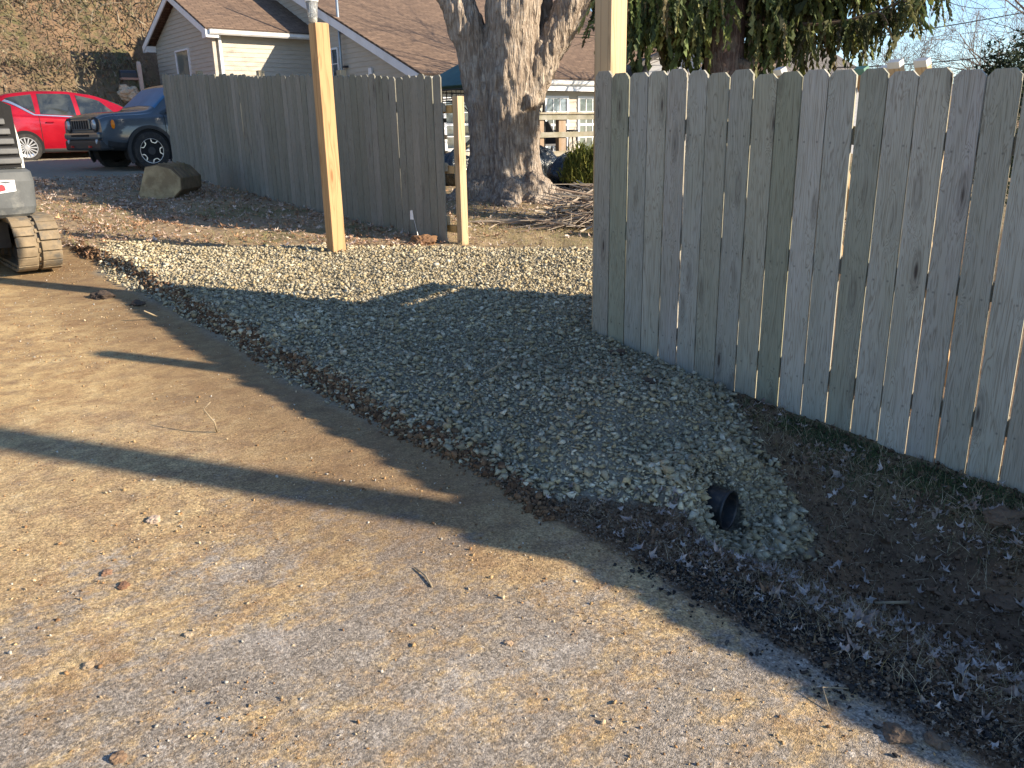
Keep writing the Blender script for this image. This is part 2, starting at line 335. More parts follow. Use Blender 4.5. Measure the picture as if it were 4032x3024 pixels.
def build_ground():
    S = axis_pts(-60, -.3, 9.4, 130, .023); T = axis_pts(-60, -.4, 6.6, 160, .023)
    s, t = np.meshgrid(S, T, indexing='ij'); z = H(s, t, True, True); ns, nt_ = len(S), len(T)
    V = np.stack([s.ravel(), -t.ravel(), z.ravel()], 1)
    i, j = np.meshgrid(np.arange(ns-1), np.arange(nt_-1), indexing='ij'); a = (i*nt_+j).ravel()
    Fc = np.stack([a, a+nt_, a+nt_+1, a+1], 1)[:, ::-1]
    sd = sdpoly(s, t)+.05*fbm(s, t, 4., 2, 71); e = edge_t(s)+.05*fbm(s, t, 7, 2, 77)
    vg = sm(e-.03, e+.04, t); pad = sm(-.10, .05, sd)
    dirt = sm(2.0, 5.2, s+.5*fbm(s, t, .8, 2, 81)-.35*(t<0)*0)*.95
    dirt = np.maximum(dirt, .55*sm(1.5, 2.1, t)*sm(1.2, 2.6, s)); dirt = np.clip(dirt, 0, 1)
    tan_ = vg*np.clip(sm(7.2, 8.2, s+.4*(t-4))+.0, 0, 1)*(1-.85*sm(22, 26, s)); tan_ = np.maximum(tan_, sm(5.2, 6.4, t)*sm(4.5, 6.5, s)*(1-.85*sm(24, 27, s)))
    tan_ = np.maximum(tan_, .5*sm(3.5, 3.9, t)*(1-sm(1.5, 3, s))*sm(.4, .6, .5+fbm(s, t, 2.2, 2, 83)))
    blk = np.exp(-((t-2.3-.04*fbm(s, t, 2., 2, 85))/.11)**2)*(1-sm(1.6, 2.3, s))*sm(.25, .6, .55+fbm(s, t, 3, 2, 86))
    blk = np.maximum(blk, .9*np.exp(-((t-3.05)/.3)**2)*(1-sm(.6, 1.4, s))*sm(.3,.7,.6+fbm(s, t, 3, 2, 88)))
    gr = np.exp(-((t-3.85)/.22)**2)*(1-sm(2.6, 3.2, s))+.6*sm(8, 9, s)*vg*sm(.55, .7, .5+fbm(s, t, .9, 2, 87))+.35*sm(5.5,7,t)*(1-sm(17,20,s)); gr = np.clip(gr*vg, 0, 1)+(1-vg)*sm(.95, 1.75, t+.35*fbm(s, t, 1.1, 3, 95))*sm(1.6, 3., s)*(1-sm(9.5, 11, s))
    gdrive = sm(15.2, 17.2, s+.5*fbm(s, t, 1., 2, 90))*(1-sm(23, 26, s))*(1-sm(6, 9, t))
    pad = np.maximum(pad, gdrive*.9)
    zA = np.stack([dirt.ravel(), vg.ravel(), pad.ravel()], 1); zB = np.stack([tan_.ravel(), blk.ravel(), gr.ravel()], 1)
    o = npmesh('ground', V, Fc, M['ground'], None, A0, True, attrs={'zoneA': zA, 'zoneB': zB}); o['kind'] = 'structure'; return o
ground = build_ground()
# ------------------------------------------------------------------ gravel
def pos_st(s, t, dz=0): return np.stack([s, -t, H(s, t)+dz], 1)
def gravel():
    g = .0172; S = np.arange(1.1, 9.8, g); T = np.arange(1.8, 6.9, g); s, t = np.meshgrid(S, T); s = s.ravel(); t = t.ravel()
    s = np.concatenate([s, RNG.uniform(1.7, 2.35, 4200)]); t = np.concatenate([t, RNG.uniform(2.68, 3.36, 4200)])
    s = s+RNG.uniform(-.6, .6, len(s))*g; t = t+RNG.uniform(-.6, .6, len(t))*g
    sd = sdpoly(s, t)+.07*fbm(s, t, 3.5, 3, 71); keep = RNG.uniform(0, 1, len(s)) < sm(-.06, .05, sd)
    vis = ~((t > 4.25+.0*s) & (s < 3.6)); keep &= vis
    
    # clay shows through in places
    keep &= ~((fbm(s, t, 3.1, 3, 99) > .60) & (sd < .5))
    s, t = s[keep], t[keep]; N = len(s)
    r = np.clip(RNG.lognormal(np.log(.0115), .45, N), .005, .032); r *= 1+.25*(1-sm(0, .35, sdpoly(s, t)))*(s < 3.5)
    c = np.array([(.47,.43,.33),(.38,.35,.27),(.53,.49,.38),(.36,.31,.22),(.43,.40,.32),(.60,.57,.49),(.30,.27,.21),(.47,.39,.25)])[RNG.integers(0, 8, N)]*RNG.uniform(.75, 1.2, (N, 1))
    fresh = sm(.1, .45, fbm(s, t, 1.3, 3, 101)+.3*(1-sm(1.8, 3., s)))[:, None]; c = c*np.array([1.02, .97, .86])*(1-.22*(1-fresh))
    z = H(s, t)+r*RNG.uniform(.05, .85, N)
    zp = -.062+(s-2.0)*.0; inp = (np.hypot(t-2.93+.19*(s-2.0), z-zp) < .097+r*.35) & (s > 1.985) | ((np.abs(t-2.93) < .07) & (s > 1.91) & (s < 2.02) & (z > -.16)); k = ~inp; s, t, z, r, c, N = s[k], t[k], z[k], r[k], c[k], int(k.sum())
    o = scatter('gravel', stone_temps(32, 8, .62, 3), np.stack([s, -t, z], 1), rotmats(N, .95), r*1.08, c, M['stone'])
    return tag(o, 'pale crushed stone gravel spread over the new driveway between the fences', 'gravel', kind='stuff')
gravel()
def loose(name, n, samp, rr, cols, label, cat, mat='crumb', temps=None, tilt=pi, lift=.3, flat=1.):
    s, t = samp(n); N = len(s); r = np.clip(RNG.lognormal(np.log(rr), .5, N), rr*.4, rr*3.2); c = np.array(cols)[RNG.integers(0, len(cols), N)]*RNG.uniform(.7, 1.25, (N, 1))
    p = pos_st(s, t); p[:, 2] += r*lift
    o = scatter(name, temps or stone_temps(14, 10, .8, 5), p, rotmats(N, tilt), r, c, M[mat]); return tag(o, label, cat, kind='stuff')
def s_edge(n):
    s = RNG.uniform(2.3, 9.6, n); return s, edge_t(s)+RNG.normal(.02, .035, n)+.06*fbm(s, s*0, 3, 2, 5)
loose('soil_crumbs', 9000, s_edge, .010, [(.16,.095,.055),(.11,.065,.04),(.21,.13,.075)], 'dark brown clay crumbs along the edge of the gravel', 'soil')
def s_road(n):
    s = RNG.uniform(.3, 9, n); t = RNG.uniform(-.6, 2.1, n); k = RNG.uniform(0, 1, n) < .25+.75*sm(.05, .4, fbm(s, t, 1.6, 3, 111)); return s[k], t[k]
loose('dirt_crumbs', 15000, s_road, .0036, [(.40,.27,.14),(.30,.18,.09),(.48,.37,.24),(.22,.13,.07),(.42,.39,.34)], 'small tan dirt crumbs and grit scattered over the road', 'dirt')
def s_verge(n):
    s = RNG.uniform(-.3, 2.9, n); t = RNG.uniform(2.15, 4., n); k = (sdpoly(s, t) < -.02); return s[k], t[k]
loose('verge_soil', 26000, s_verge, .0065, [(.12,.078,.052),(.06,.04,.028),(.17,.115,.075),(.23,.165,.11)], 'dark loose soil in the ditch below the near fence', 'soil')
def s_asp(n):
    s = RNG.uniform(-.2, 2.2, n); t = 2.24+RNG.normal(0, .085, n)+.03*np.sin(s*5); k = (RNG.uniform(0, 1, n) < sm(-.25, .3, fbm(s, t, 1.9, 3, 171))+.25*(s < 1)) & (s < 1.9); return s[k], t[k]
loose('asphalt_crumbs', 6000, s_asp, .0065, [(.022,.021,.022),(.04,.038,.038),(.075,.07,.068)], 'black broken asphalt crumbs along the edge of the road', 'rubble')
# ------------------------------------------------------------------ leaves and grass
def leaf_temps(n=8, seed=4):
    r = np.random.default_rng(seed); out = []
    for k in range(n):
        pts = []; lobes = [(-125, .6), (-60, .85), (0, 1.), (60, .85), (125, .6)]; ang = []
        for a, l in lobes:
            l *= r.uniform(.7, 1.15); a += r.uniform(-9, 9); ang += [(a-14, l*.62), (a, l), (a+14, l*.62), (a+31, .50*r.uniform(.8, 1.1))]
        ang = ang[:-1]+[(180, .12)]
        P = [(0, 0, 0)]+[(d*cos(radians(a)), d*sin(radians(a)), 0) for a, d in ang]; P = np.array(P)
        ca, cb = r.uniform(.2, 1.1), r.uniform(-.7, .7)
        P[:, 2] = ca*(P[:, 1]**2)+cb*P[:, 0]**2*.6+r.uniform(-.12, .12, len(P))
        if k % 3 == 0: P[:, 1] *= .45; P[:, 2] *= 1.5
        m = len(P)-1; Fc = np.array([[0, i+1, (i+1) % m+1] for i in range(m)]); out.append((P, Fc))
    return out
LT = leaf_temps()
def leaves(name, s, t, r0, cols, label, tilt=.5, lift=.012, cat='leaves'):
    N = len(s); r = np.clip(RNG.lognormal(np.log(r0), .35, N), r0*.35, r0*2.0); c = np.array(cols)[RNG.integers(0, len(cols), N)]*RNG.uniform(.7, 1.2, (N, 1))
    p = pos_st(s, t); p[:, 2] += lift*RNG.uniform(.3, 1.5, N)
    sc = np.stack([r*RNG.uniform(.55, 1.15, N), r*RNG.uniform(.4, 1.1, N), r*RNG.uniform(.5, 1.6, N)], 1); o = scatter(name, LT, p, rotmats(N, tilt), sc, c, M['leaf']); return tag(o, label, cat, kind='stuff')
PALE = [(.46,.40,.38),(.38,.31,.28),(.30,.22,.17),(.52,.46,.43),(.22,.14,.09),(.34,.28,.25)]
def f_near():
    n = 7500; s = RNG.uniform(-.4, 2.7, n); t = RNG.uniform(2.2, 4., n)
    den = .05+.10*np.exp(-((t-3.1)/.25)**2)*(1-sm(1.2, 1.7, s))+.30*np.exp(-((t-2.62-.1*np.sin(s*3))/.20)**2)*(1-sm(1.9, 2.6, s))+.26*np.exp(-((t-3.66)/.2)**2)*sm(.0,.25, fbm(s,t,2.,2,121)+.15)
    k = (RNG.uniform(0, 1, n) < den*2.2) & (sdpoly(s, t) < .06); return s[k], t[k]
s_, t_ = f_near(); leaves('leaf_litter', s_, t_, .025, PALE, 'pale curled maple leaves lying along the ditch beside the road', 1.1, .016)
n = 16000; s_ = RNG.uniform(-.4, 2.9, n); t_ = 2.12+np.abs(RNG.normal(0, .42, n)); k = (t_ < 4) & (sdpoly(s_, t_) < .0)
leaves('leaf_fragments', s_[k], t_[k], .009, [(.20,.14,.09),(.28,.21,.15),(.13,.085,.055),(.34,.28,.22)], 'small broken leaf bits on the dark soil of the ditch bank', .9, .008)
n = 14000; s_ = RNG.uniform(7.6, 16.5, n); t_ = RNG.uniform(1.9, 5.5, n)
k = (sdpoly(s_, t_) < .02) & (RNG.uniform(0, 1, n) < .35+.6*sm(-.1, .3, fbm(s_, t_, 1.1, 3, 131))) & (t_ > edge_t(s_)-.02)
leaves('fallen_leaves', s_[k], t_[k], .036, [(.58,.44,.36),(.48,.34,.26),(.40,.24,.15),(.66,.54,.46),(.30,.18,.11),(.60,.36,.20)], 'pinkish dry leaves covering the verge in front of the far fence', .7, .02)
n = 9000; s_ = RNG.uniform(4.4, 13, n); t_ = RNG.uniform(5.4, 11.5, n); k = (sdpoly(s_, t_) < -.05) & (np.hypot(s_-10.3, t_-8.7) > .7)
k &= RNG.uniform(0, 1, n) < .25+.7*np.exp(-((s_-9.3)/1.6)**2)
leaves('yard_leaves', s_[k], t_[k], .036, [(.58,.45,.38),(.44,.32,.24),(.66,.56,.48),(.34,.21,.13)], 'dry leaves on the lawn around the maple trunk', .7, .02)
def blade_temps(seed=9, n=8, seg=3, wid=.03):
    r = np.random.default_rng(seed); out = []
    for k in range(n):
        b = r.uniform(.1, .9); P = []
        for i in range(seg+1):
            f = i/seg; x = b*f*f; z = f*(1-.3*b*f); wv = wid*(1-.8*f); P += [(x, -wv, z), (x, wv, z)]
        P = np.array(P); Fc = np.array([[2*i, 2*i+1, 2*i+3, 2*i+2] for i in range(seg)]); out.append((P, Fc))
    return out
BT = blade_temps()
def blades(name, s, t, l0, cols, label, tilt=.8, cat='grass', temps=BT, wide=1., dz=0.):
    N = len(s); r = l0*RNG.uniform(.4, 1.4, N); c = np.array(cols)[RNG.integers(0, len(cols), N)]*RNG.uniform(.7, 1.25, (N, 1)); sc = np.stack([r, r*0+l0*wide, r], 1)
    o = scatter(name, temps, pos_st(s, t, dz-.002), rotmats(N, tilt), sc, c, M['blade']); return tag(o, label, cat, kind='stuff')
STRAW = [(.42,.33,.20),(.34,.25,.15),(.50,.42,.28),(.26,.20,.11),(.30,.28,.12)]
n = 26000; s_ = RNG.uniform(-.4, 2.8, n); t_ = RNG.uniform(2.2, 4.0, n)
den = .14+.8*np.exp(-((t_-2.55)/.24)**2)*sm(-.2, .2, fbm(s_, t_, 1.7, 3, 141))+.7*np.exp(-((t_-3.62)/.22)**2)
k = (sdpoly(s_, t_) < -.03) & (RNG.uniform(0, 1, n) < den)
blades('dry_grass', s_[k], t_[k], .065, [(.40,.33,.21),(.30,.23,.14),(.52,.43,.30),(.22,.18,.09)], 'matted dry grass on the banks of the ditch', 1.45, wide=.6)
n = 9000; s_ = RNG.uniform(-.4, 3.0, n); t_ = 3.95-np.abs(RNG.normal(0, .16, n)); k = (sdpoly(s_, t_) < -.05) & (fbm(s_, t_, 2.3, 3, 151) > -.15)
blades('green_ground_cover', s_[k], t_[k], .032, [(.055,.085,.035),(.04,.065,.03),(.09,.12,.05)], 'dark green clover growing along the foot of the near fence', .9, 'ground cover', wide=2.6)
n = 16000; s_ = RNG.uniform(7.6, 13.5, n); t_ = RNG.uniform(1.9, 5.4, n); k = (sdpoly(s_, t_) < -.05) & (fbm(s_, t_, 1.1, 3, 161) > .05) & (t_ > edge_t(s_)+.03)
blades('verge_grass', s_[k], t_[k], .06, STRAW+[(.16,.20,.06),(.20,.25,.08)], 'short straw coloured grass between the leaves on the verge', 1.2, wide=.9)
n = 30000; s_ = RNG.uniform(4.5, 11.0, n); t_ = RNG.uniform(5.4, 9.8, n); k = (sdpoly(s_, t_) < -.05) & (RNG.uniform(0,1,n) < .9-.75*np.exp(-((s_-9.8)/1.2)**2)); 
blades('lawn_grass', s_[k], t_[k], .055, [(.50,.41,.22),(.40,.33,.17),(.30,.31,.11),(.56,.48,.30)], 'short yellowed lawn grass beyond the gravel', 1.1, wide=.9)
# ------------------------------------------------------------------ fences
def picket(mb_w, h, y0=0., th_=.017):
    c = .028; w2 = mb_w/2
    m = MB(); m.prism([(-w2, 0), (w2, 0), (w2, h-c), (w2-c, h), (-w2+c, h), (-w2, h-c)], 'y', y0, y0+th_); return m
def fence(name, s0, s1, t, hgt, pitch, mat, label, railz, group=None, post_s=(), jit=.012, shift=0.):
    r = root(name, L(s0, t, Hs(s0, t)), A0, label, 'fence', group); z00 = r.location[2]
    sgn = 1 if s1 > s0 else -1; N = int(abs(s1-s0)/pitch); gz = lambda s: float(H(np.array([s]), np.array([t+.0]), False)[0])
    for i in range(N):
        s = s0+sgn*(i+.5)*pitch; w_ = pitch-.004-random.uniform(0, .011)
        base = .06*(s-1.4)-(.035+.050*max(0, 1.2-s) if t < 5 else .0)+random.uniform(-.012, .005)+shift
        m = picket(w_, hgt+random.uniform(-jit, jit)); o = m.build('picket', M[mat], r, bevel=.0015)
        o.location = (s-s0, 0, base-z00); o.rotation_euler = (0, random.uniform(-.004, .004), 0)
    for zr in railz:
        m = MB(); zz0 = .06*(s0-1.4)+shift-z00; dz = .06*(s1-s0); ln = s1-s0; e0 = .0
        m._a([(x*ln, y, (x*dz)+zz0+z) for x in (0, 1) for y in (-.042, -.004) for z in (zr-.044, zr+.044)], [(0,1,3,2),(4,6,7,5),(0,4,5,1),(2,3,7,6),(0,2,6,4),(1,5,7,3)])
        m.build('rail', M['rail'], r)
    for ps in post_s:
        zz = .06*(ps-1.4)-z00+shift; m = MB(); m.box(ps-s0-.045, ps-s0+.045, -.133, -.0435, -.1+zz, hgt+.06+zz); m.build('post', M['rail'], r, bevel=.003)
    return r
fence('weathered_fence', 3.94, -7.2, 4.02, 1.84, .1475, 'fence', 'tall grey dog-eared board fence in the near right, with sunlit gaps between its boards', (.26,.86,1.5), post_s=(-1.2, -3.6, -6.))
M['tall']=M['rail']
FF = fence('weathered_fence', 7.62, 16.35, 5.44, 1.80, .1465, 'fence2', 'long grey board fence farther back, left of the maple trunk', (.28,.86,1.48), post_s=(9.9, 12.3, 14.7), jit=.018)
def end_post():
    # new end post with rail stubs reaching over from the far fence
    z0 = .06*(7.45-1.4)-FF.location[2]; x = 7.49-7.62; m = MB(); m.box(x-.045, x+.045, -.16, -.07, z0-.1, z0+1.60); m.build('end_post', M['newpost2'], FF, bevel=.004)
    for zr in (1.47, .84, .20):
        m = MB(); m.box(x+.046, x+.30, -.092, -.054, z0+zr-.044+.006, z0+zr+.044); m.build('rail_stub', M['newrail'], FF, bevel=.003)
end_post()
def gate_post(s, t, h, mat, label, w_=.14):
    r = root('gate_post', L(s, t, Hs(s, t)-.03), A0, label, 'post', 'new square posts either side of the gravel drive'); m = MB(); m.box(-w_/2, w_/2, -w_/2, w_/2, -.1, h)
    # chamfered knotch at the top corner of the sawn end
    o = m.build('timber', M[mat], r, bevel=.005)
    m = MB(); m.box(-w_/2+.008, w_/2-.008, -w_/2+.008, w_/2-.008, h+.0005, h+.004); m.build('sawn_end', M['sawn'], r); return r
M['sawn'] = plain('sawn_end_grain', (.46,.33,.2), .85, .25, 60.)
gp = gate_post(7.62, 4.05, 2.17, 'newpost', 'new square pine post with a plastic cup on top, standing in the gravel')
gate_post(3.93, 4.135, 2.75, 'newpost2', 'taller new square post rising behind the end of the near fence', .145)
# clear cup on the post
def cup():
    z = gp.location[2]+2.175; c = L(7.66, 4.02, z); r = root('plastic_cup', c, .3, 'clear plastic drinking cup with a straw, on top of the new pine post', 'cup')
    q = NT('clear_plastic'); q.b.inputs['Transmission Weight'].default_value = .82; f = q.noise(q.coord(), 30., 3); q.out((.93,.95,.96), q.ramp(f, [(.3,.08),(.7,.25)])); q.b.inputs['IOR'].default_value = 1.25
    q.b.inputs['Specular IOR Level'].default_value = .8
    m = MB(); m.lathe([(0,.002),(.037,.002),(.0565,.19),(.0555,.19),(.0362,.004),(0,.004)], 32); m.build('cup_body', q.m, r, smooth=True)
    pw = plain('frosted_plastic', (.85,.87,.88), .35, .05)
    m = MB(); m.lathe([(.056,.186),(.0615,.187),(.0625,.196),(.0600,.202),(.052,.203),(.050,.196),(0,.1955)], 32); m.build('lid', pw, r, smooth=True)
    m = MB(); m.ptube([(.012,0,.02),(0,.004,.19),(-.004,.006,.265)], .0042, 8); m.build('straw', pw, r, smooth=True)
    m = MB(); m.lathe([(0,.006),(.036,.006),(.0405,.05),(.02,.058),(0,.05)], 20); m.build('ice', plain('melted_ice', (.62,.6,.55), .3, .2, 60.), r, smooth=True)
cup()
# ------------------------------------------------------------------ culvert pipe
def pipe():
    r = root('drain_pipe', L(2.0, 2.93, -.062), A0+radians(11), 'black corrugated plastic pipe end poking out of the gravel slope', 'pipe')
    pm = plain('black_plastic', (.018,.02,.024), .38, .2, 40., .3, spec=.5, dirt=((.12,.085,.06), .5))
    prof = [(.088, .75)]
    x = .75
    prof = []; i = 0
    while x > .02: prof.append((.100 if i % 2 else .0945, x)); x -= .011; i += 1
    prof += [(.1005,.012),(.101,0),(.094,0),(.090,.01),(.090,.75)]
    prof = [(a*.93, b) for a, b in prof]; m = MB(); m.lathe(prof, 40, Matrix.Rotation(radians(90), 4, 'Y')); o = m.build('pipe_wall', pm, r, smooth=True); o.rotation_euler = (0, 0, 0)
    m = MB(); m.lathe([(0, .15), (.0835, .15)], 24, Matrix.Rotation(radians(90), 4, 'Y')); m.build('pipe_inside', plain('pipe_dark_inside', (.006,.006,.007), .9), r)
pipe()
# ------------------------------------------------------------------ houses
def siding_mat(name, col):
    q = NT(name); f = q.noise(q.coord((1,1,6)), 3., 4, .6); c = q.mix(q.ramp(f, [(.3, 0.), (.7, 1.)]), tuple(x*.88 for x in col), tuple(x*1.06 for x in col))
    return q.out(c, .6, None)
M['siding'] = siding_mat('beige_vinyl_siding', (.44,.40,.34)); M['trimw'] = plain('white_trim', (.72,.73,.76), .45, .05, 4., dirt=((.5,.48,.44), .3)); M['gutterw'] = plain('white_gutter', (.70,.70,.70), .4, .06, 3., dirt=((.45,.43,.4), .4))
M['siding2'] = siding_mat('white_vinyl_siding', (.60,.60,.62)); M['blue'] = plain('blue_paint', (.06,.24,.36), .5, .06, 3.)
def shingle_mat(name, a, b, c3, rot=0., scale=1.):
    q = NT(name); o = q.coord((1, 1, 1), rot=(0, 0, rot)); br = q.n('TexBrick'); q.l(o, br.inputs['Vector']); br.offset = .37; br.squash = 1.
    br.inputs['Scale'].default_value = scale; br.inputs['Brick Width'].default_value = .30; br.inputs['Row Height'].default_value = .13; br.inputs['Mortar Size'].default_value = .012; br.inputs['Bias'].default_value = 0.
    q.set(br.inputs['Color1'], a); q.set(br.inputs['Color2'], b); q.set(br.inputs['Mortar'], c3)
    f = q.noise(q.coord(), 7., 6, .7); c = q.mix(q.ramp(f, [(.35, 0.), (.68, .75)]), br.outputs[0], q.mix(.6, b, c3)); g = q.noise(q.coord(), 120., 2, .6)
    return q.out(q.mix(1., c, q.ramp(g, [(.2, .75), (.8, 1.2)]), 'MULTIPLY'), .95, q.bump(br.outputs['Fac'], .6, -.008), Specular_IOR_Level=.15)
M['roof'] = shingle_mat('brown_shingles', (.27,.185,.13), (.175,.12,.088), (.09,.065,.052), pi/2)
M['roofg'] = shingle_mat('grey_shingles', (.30,.27,.24), (.22,.20,.185), (.12,.11,.10), pi/2)
def glass_mat(name, col=(.03,.04,.05), rough=.06, tint=None):
    q = NT(name); f = q.noise(q.coord((1,1,1)), 2.2, 4, .6, .8); c = q.mix(q.ramp(f, [(.42, 0.), (.62, 1.)]), col, tint or tuple(min(1, x*3) for x in col)); q.b.inputs['Specular IOR Level'].default_value = .9
    return q.out(c, rough)
M['win'] = glass_mat('window_glass')
def siding_wall(m, p, lap, z0, z1, ext, holes=()):
    """p(u, out, z) maps to local coordinates; ext(z) gives (u0, u1)"""
    z = z0
    while z < z1-.001:
        zt = min(z+lap, z1); a0, a1 = ext(z+.001); b0, b1 = ext(zt-.001)
        if a1 > a0 and b1 >= b0:
            m._a([p(a0, .016, z), p(a1, .016, z), p(b1, .002, zt), p(b0, .002, zt)], [(0,1,2,3)]); m._a([p(a0, .016, z), p(a1, .016, z), p(a1, 0, z), p(a0, 0, z)], [(0,3,2,1)])
        z = zt
# local house frame: x = s - s0, y = -(t - t0), z = world z
HS = L(20., 9., 0.); house = root('beige_house', HS, A0, 'beige sided house with brown shingle roof and white gutters, behind the far fence', 'house')
hx = lambda s: s-20.; hy = lambda t: -(t-9.)
def hbox(name, s0, s1, t0, t1, z0, z1, mat, parent=house, bevel=0): m = MB(); m.box(hx(s0), hx(s1), hy(t1), hy(t0), z0, z1); return m.build(name, mat, parent, bevel=bevel)
def mk_house():
    SR, EZ, PK = 24.93, 4.33, 5.42
    wing = lambda z: (22.72, 27.14) if z < 4.22 else (22.72+(z-4.22)*2.2, 27.14-(z-4.22)*2.2)
    m = MB(); siding_wall(m, lambda u, o, z: (hx(u), hy(9.0-o), z), .113, .9, 5.2, wing)
    siding_wall(m, lambda u, o, z: (hx(22.72-o), hy(u), z), .113, .9, 4.30, lambda z: (9.0, 11.95))
    m.box(hx(22.72), hx(27.14), hy(12.2), hy(9.0), .7, 4.2); m.build('wing_wall', M['siding'], house)
    sl = (2.2)  # run per rise
    ez = lambda s: 2.94+(s-17.15)*.4105
    m = MB(); siding_wall(m, lambda u, o, z: (hx(u), hy(11.94-o), z), .125, .9, 6.6, lambda z: (max(17.55, 17.15+(z+.10-2.94)/.4105), min(31.5, 34.-(z-2.94)/.4105)))
    m.build('gable_wall', M['siding'], house)
    m = MB(); siding_wall(m, lambda u, o, z: (hx(17.55-o), hy(u), z), .135, .45, 2.80, lambda z: (11.96, 24.)); m.build('long_wall', M['siding'], house)
    # roofs: sloped slabs built flat then tilted so the shingle courses follow the slope
    def slab(name, sE, zE, sR, zR, t0, t1, thick=.05):
        ln = sqrt((sR-sE)**2+(zR-zE)**2); a = atan2(zR-zE, abs(sR-sE)); m = MB(); m.box(0, ln, -(t1-t0), 0, -thick, 0); o = m.build(name, M['roof'], house)
        o.location = (hx(sE), hy(t0), zE); o.rotation_euler = (0, -a, 0) if sR > sE else (0, 0, 0)
        if sR < sE:
            o.rotation_euler = (0, a-pi, 0); o.scale = (1, 1, -1)
        return o
    slab('roof', 22.42, 4.27, SR, 5.42, 8.72, 13.6); slab('roof', 27.46, 4.27, SR, 5.42, 8.72, 13.6)
    slab('roof', 17.12, 2.93, 25.6, 6.41, 11.66, 24.6); slab('roof', 34.1, 2.93, 25.6, 6.41, 11.66, 24.6)
    def rake(sA, zA, sB, zB, t, wd=.17):
        m = MB(); m.prism([(hx(sA), zA-.055), (hx(sB), zB-.055), (hx(sB), zB-.055-wd), (hx(sA), zA-.055-wd)], 'y', hy(t), hy(t)+.03); m.build('rake_board', M['trimw'], house)
    rake(22.40, 4.26, SR, 5.42, 8.74); rake(27.48, 4.26, SR, 5.42, 8.74); rake(17.12, 2.93, 25.6, 6.41, 11.68, .21)
    for a, b in ((22.40, 22.72), (27.14, 27.48)): hbox('eave_return', a, b, 8.73, 9.05, 4.03, 4.2, M['trimw'])
    hbox('soffit', 22.42, 22.72, 9.05, 11.9, 4.16, 4.19, M['trimw']); hbox('soffit', 17.2, 17.55, 12.0, 24.3, 2.74, 2.77, M['trimw'])
    def gutter(name, s, t0, t1, z):
        m = MB(); m.prism([(hx(s)+.0, z), (hx(s)-.06, z), (hx(s)-.10, z+.04), (hx(s)-.10, z+.11), (hx(s)-.125, z+.125), (hx(s), z+.125)], 'y', hy(t1), hy(t0)); m.build(name, M['gutterw'], house)
    gutter('gutter', 22.42, 8.80, 11.9, 4.10); gutter('gutter', 17.12, 11.7, 24.5, 2.74); hbox('fascia', 17.125, 17.16, 11.7, 24.5, 2.60, 2.735, M['trimw']); hbox('frieze', 17.5, 17.532, 12, 24, 2.62, 2.74, M['trimw'])
    hbox('corner_board', 22.665, 22.735, 8.955, 9.045, .8, 4.1, M['siding']); hbox('downspout', 22.60, 22.66, 9.10, 9.18, .8, 4.12, M['gutterw'], bevel=.008)
    hbox('corner_board', 17.50, 17.565, 11.90, 11.97, .5, 2.8, M['trimw']); hbox('corner_board', 17.50, 17.532, 15.58, 15.72, .5, 2.6, M['trimw'])
    # wing window in the gable
    def win(nm, u0, u1, z0, z1, face, nx, nz, mid=None, w_=.06, tint=None):
        P = (lambda u, o, z: (hx(u), hy(9.0-o), z)) if face == 'w' else (lambda u, o, z: (hx(u), hy(11.94-o), z)) if face == 'g' else (lambda u, o, z: (hx(17.55-o), hy(u), z))
        def bx(a0, a1, o0, o1, b0, b1, mm):
            q = [P(u, o, z) for z in (b0, b1) for o in (o0, o1) for u in (a0, a1)]; mm._a(q, [(0,2,3,1),(4,5,7,6),(0,1,5,4),(2,6,7,3),(0,4,6,2),(1,3,7,5)])
        m = MB(); bx(u0-w_, u0, .0, .05, z0-w_, z1+w_, m); bx(u1, u1+w_, .0, .05, z0-w_, z1+w_, m); bx(u0, u1, .0, .05, z1, z1+w_, m); bx(u0, u1, .0, .06, z0-w_, z0, m); f = m.build('window', M['trimw'], house)
        m = MB(); bx(u0, u1, .017, .022, z0, z1, m); m.build('pane', tint or M['win'], f)
        m = MB(); 
        for i in range(1, nx): u = u0+(u1-u0)*i/nx; bx(u-.012, u+.012, .022, .034, z0, z1, m)
        for j in range(1, nz): z = z0+(z1-z0)*j/nz; k = .03 if j == mid else .012; bx(u0, u1, .0225, .036, z-k, z+k, m)
        if nx > 1 or nz > 1: m.build('muntins', M['trimw'], f)
    win('w', 24.5, 25.45, 2.7, 3.90, 'w', 1, 1, w_=.045, tint=glass_mat('sky_painted_glass', (.16,.17,.15), .1, (.30,.27,.20)))  # sky reflection painted into this pane's base colour
    win('w', 21.47, 22.4, 2.35, 3.80, 'g', 3, 4, 2, .05)
    win('w', 15.97, 16.72, 1.05, 2.42, 'l', 3, 4, 2, .07, glass_mat('lit_glass', (.05,.06,.065), .05, (.16,.20,.25))); win('w', 17.22, 18.0, 1.05, 2.42, 'l', 3, 4, 2, .07, glass_mat('lit_glass2', (.05,.06,.065), .05, (.12,.16,.15)))  # paler tints put the daylit look into the pane colours
    win('w', 12.6, 13.4, 1.2, 2.35, 'l', 2, 4, 2, .07)
    d = hbox('door', 17.48, 17.545, 14.75, 15.56, .86, 2.58, M['blue']); m = MB(); m.box(hx(17.462), hx(17.478), hy(15.15)-.006, hy(15.15)+.006, .88, 2.56); m.build('door_seam', plain('dark_seam', (.02,.05,.08)), d)
    # mast beside the window and small vent
    m = MB(); m.ptube([(hx(21.10), hy(11.80), .8), (hx(21.10), hy(11.80), 6.3)], .035, 10); mm = m.build('mast', plain('galvanised_mast', (.30,.36,.42), .4, .1, 3., metal=.5), house, smooth=True)
